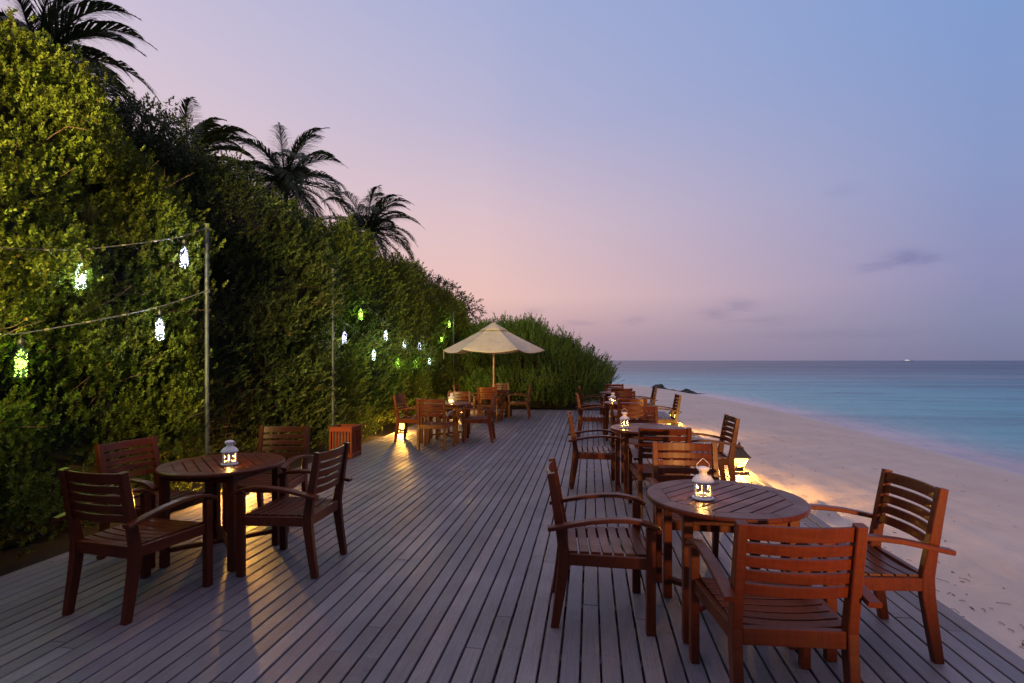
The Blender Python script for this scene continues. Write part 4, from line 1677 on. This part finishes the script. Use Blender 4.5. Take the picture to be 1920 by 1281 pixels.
def tree(label, loc, clumps, trunk_h, dens, seed, lscale=1.0):
    rng = np.random.default_rng(seed)
    root = thing("broadleaf_tree", (loc[0], loc[1], -0.05), 0, label, "tree", "dark trees behind the hedge")
    pos, ax, sca = [], [], []
    for (x, y, z, r) in clumps:
        N = int(dens * r * r * 4)
        d = rng.normal(size=(N, 3))
        d /= np.linalg.norm(d, axis=1)[:, None]
        nn = SNoise(seed + int(abs(x * 7 + z * 3)), 2.2)
        rr = r * (0.55 + 0.45 * rng.uniform(0, 1, N) ** 0.6) * (1 + 0.30 * nn(d[:, 0] * 2, d[:, 1] * 2, d[:, 2] * 2))
        q = d * rr[:, None] * np.array([1, 1, 0.8]) + np.array([x, y, z])
        pos.append(q)
        ax.append(d + rng.normal(0, 0.5, (N, 3)) + np.array([0.25, 0, 0.5]))
        sca.append(rng.uniform(0.7, 1.3, N) * lscale)
    pos, ax, sca = map(np.concatenate, (pos, ax, sca))
    v = scatter(sprigs('tree', rng), pos, ax, sca, rng)
    link("crown", raw_mesh("crown", v, v.shape[1]), LEAF_TREE, root)
    bm = bmesh.new()
    add_tube(bm, [(0, 0, 0), (0.05, 0.03, trunk_h * 0.5), (0.0, 0.0, trunk_h)], 0.12, 8, [0.16, 0.12, 0.09])
    for (x, y, z, r) in clumps:
        top = Vector((x, y, z))
        st = Vector((0, 0, trunk_h * 0.8))
        mid = (st + top) / 2 + Vector((0, 0, -0.15))
        add_tube(bm, [tuple(st), tuple(mid), tuple(top), tuple(top + (top - mid) * 0.45)], 0.04, 6, [0.06, 0.045, 0.025, 0.008])
    obj("trunk", bm, BARK, root)


tree("loose dark tree rising over the bright hedge beneath the picture-edge palm", (-8.7, 8.3),
     [(-1.6, -0.6, 5.0, 1.3), (-0.4, 0.2, 5.25, 1.1), (0.7, 0.5, 4.7, 1.0), (0.3, 1.4, 4.4, 0.9), (-2.6, -1.4, 5.4, 1.2), (0.0, -0.9, 4.3, 1.1)], 4.2, 150, 61)
tree("dark leafy tree right behind the bright hedge, its sprays against the sky", (-6.4, 5.9),
     [(0.5, -1.0, 4.50, 0.62), (0.6, 0.0, 4.45, 0.62), (0.3, 1.0, 4.2, 0.6), (0.3, -1.8, 4.6, 0.6), (-0.5, 0.6, 4.75, 0.6), (-0.6, -0.8, 4.9, 0.6), (-0.4, 1.7, 4.5, 0.5)], 3.8, 420, 65, 0.62)
tree("dark tree filling the gap below the two middle palms", (-7.6, 10.4),
     [(0, 0, 3.75, 1.1), (1.0, 1.2, 3.6, 1.0), (-1.2, 0.6, 4.0, 1.0), (0.4, 2.2, 3.8, 1.0), (-0.6, -1.2, 3.9, 1.0)], 3.2, 150, 62)
tree("dark bushy tree below the swept palm, behind the long hedge", (-7.0, 14.0),
     [(0, 0, 3.5, 1.1), (-0.6, 1.6, 3.8, 1.1), (0.8, 2.0, 3.3, 1.0), (-0.6, -1.4, 3.7, 1.0)], 3.0, 150, 63)
tree("twiggy tree whose sprays top the long hedge near the umbrella", (-5.6, 18.3),
     [(0, 0, 3.9, 0.9), (0.6, 0.9, 3.4, 0.8), (-0.7, -0.9, 4.0, 0.9), (-0.3, 1.5, 3.5, 0.9)], 3.2, 130, 64)


# ------------------------------------------------------------------ shore rocks, litter, ship
def build_rocks():
    rng = random.Random(8)
    for (x, y, z, L, lab, sd) in ((5.00, 38.8, -0.66, 1.0, "larger dark jagged rock at the water's edge", 1),
                                  (6.55, 36.8, -0.74, 0.85, "smaller dark low rock nearer the open water", 2)):
        b = bmesh.new()
        n1, n2 = SNoise(sd * 5, 2.5), SNoise(sd * 7, 8.0)
        for q in range(7):
            c = bmesh.new()
            bmesh.ops.create_icosphere(c, subdivisions=3, radius=1.0)
            u = q / 6 * 2 - 1
            sx, sz = rng.uniform(0.35, 0.6) * L, rng.uniform(0.16, 0.32) * (1.15 - abs(u)) * L
            for v in c.verts:
                k = 1 + 0.35 * float(n1(v.co.x + q, v.co.y, v.co.z)) + 0.2 * float(n2(v.co.x, v.co.y + q, v.co.z))
                v.co = Vector((v.co.x * sx * k + u * 1.15 * L, v.co.y * sx * 0.8 * k + rng.uniform(-.02, .02), v.co.z * sz * k))
            bm_join(b, c)
        o = obj("rock", b, ROCK)
        o.location = (x, y, z)
        o.rotation_euler = (0, 0, -0.6)
        tag(o, lab, "rock", "dark rocks on the shore")


def build_litter():
    rng = np.random.default_rng(77)
    # dry leaves, seaweed scraps and twigs strewn on the sand
    n = 420
    x = 2.35 + rng.gamma(1.3, 1.6, n)
    y = rng.uniform(1.6, 26, n)
    m = x < 7.2
    x, y = x[m], y[m]
    x = np.concatenate([x, rng.uniform(2.3, 3.4, 60), rng.uniform(2.3, 2.8, 60)])
    y = np.concatenate([y, rng.uniform(2.8, 4.8, 60), rng.uniform(3.0, 7.0, 60)])
    me = bpy.data.objects["sand"].data
    co = np.empty(len(me.vertices) * 3, np.float32)
    me.vertices.foreach_get("co", co)
    co = co.reshape(-1, 3)
    band = (co[:, 0] > 2) & (co[:, 0] < 9)
    cb = co[band]
    bm = bmesh.new()
    for i in range(len(x)):
        k = np.argmin((cb[:, 0] - x[i]) ** 2 + (cb[:, 1] - y[i]) ** 2)
        z = float(cb[k, 2]) + 0.006
        a = rng.uniform(0, 6.28)
        r = rng.uniform()
        if r < 0.45:
            L, w = rng.uniform(0.008, 0.03), rng.uniform(0.004, 0.010)
            d, s = Vector((math.cos(a), math.sin(a), rng.uniform(-.1, .1))), Vector((-math.sin(a), math.cos(a), 0.2))
            c = Vector((x[i], y[i], z))
            v = [bm.verts.new(c + q) for q in (-d * L, s * w, d * L, -s * w)]
            bm.faces.new(v)
        else:
            L = rng.uniform(0.010, 0.045) if r < 0.965 else rng.uniform(0.06, 0.12)
            d = Vector((math.cos(a), math.sin(a), 0)) * L
            c = Vector((x[i], y[i], z))
            add_tube(bm, [c - d, c + Vector((rng.uniform(-.01, .01), rng.uniform(-.01, .01), 0.006)), c + d], 0.002, 4)
    o = obj("litter", bm, mat_simple("dry_litter", (0.075, 0.055, 0.042), 0.9, 0, 0.5, 5))
    tag(o, "dry leaves and broken twigs strewn over the sand", "litter", kind='stuff')


def build_ship():
    # far out, near the horizon
    ang = math.atan((1703 - 960) / 970) - R(8.62)
    D = 1500.0
    root = thing("ship", (D * math.sin(ang), D * math.cos(ang), SEA_Z), -ang, "tiny lit ship on the horizon", "ship")
    bm = bmesh.new()
    add_sweep(bm, [(-11, 0, 0.7), (-7, 0, 0.7), (7, 0, 0.7), (12, 0, 1.0)], 4, 1.6, side=(0, 1, 0), wh=[(3, 1.2), (4, 1.6), (4, 1.6), (0.6, 1.8)])
    obj("hull", bm, SHIPHULL, root)
    bm = bmesh.new()
    add_box(bm, (-2, 0, 2.2), (9, 3, 1.5), None, 0.2)
    add_box(bm, (-3, 0, 3.5), (5, 2.4, 1.1), None, 0.2)
    obj("cabin", bm, SHIPLIGHT, root)


build_rocks()
build_litter()
build_ship()
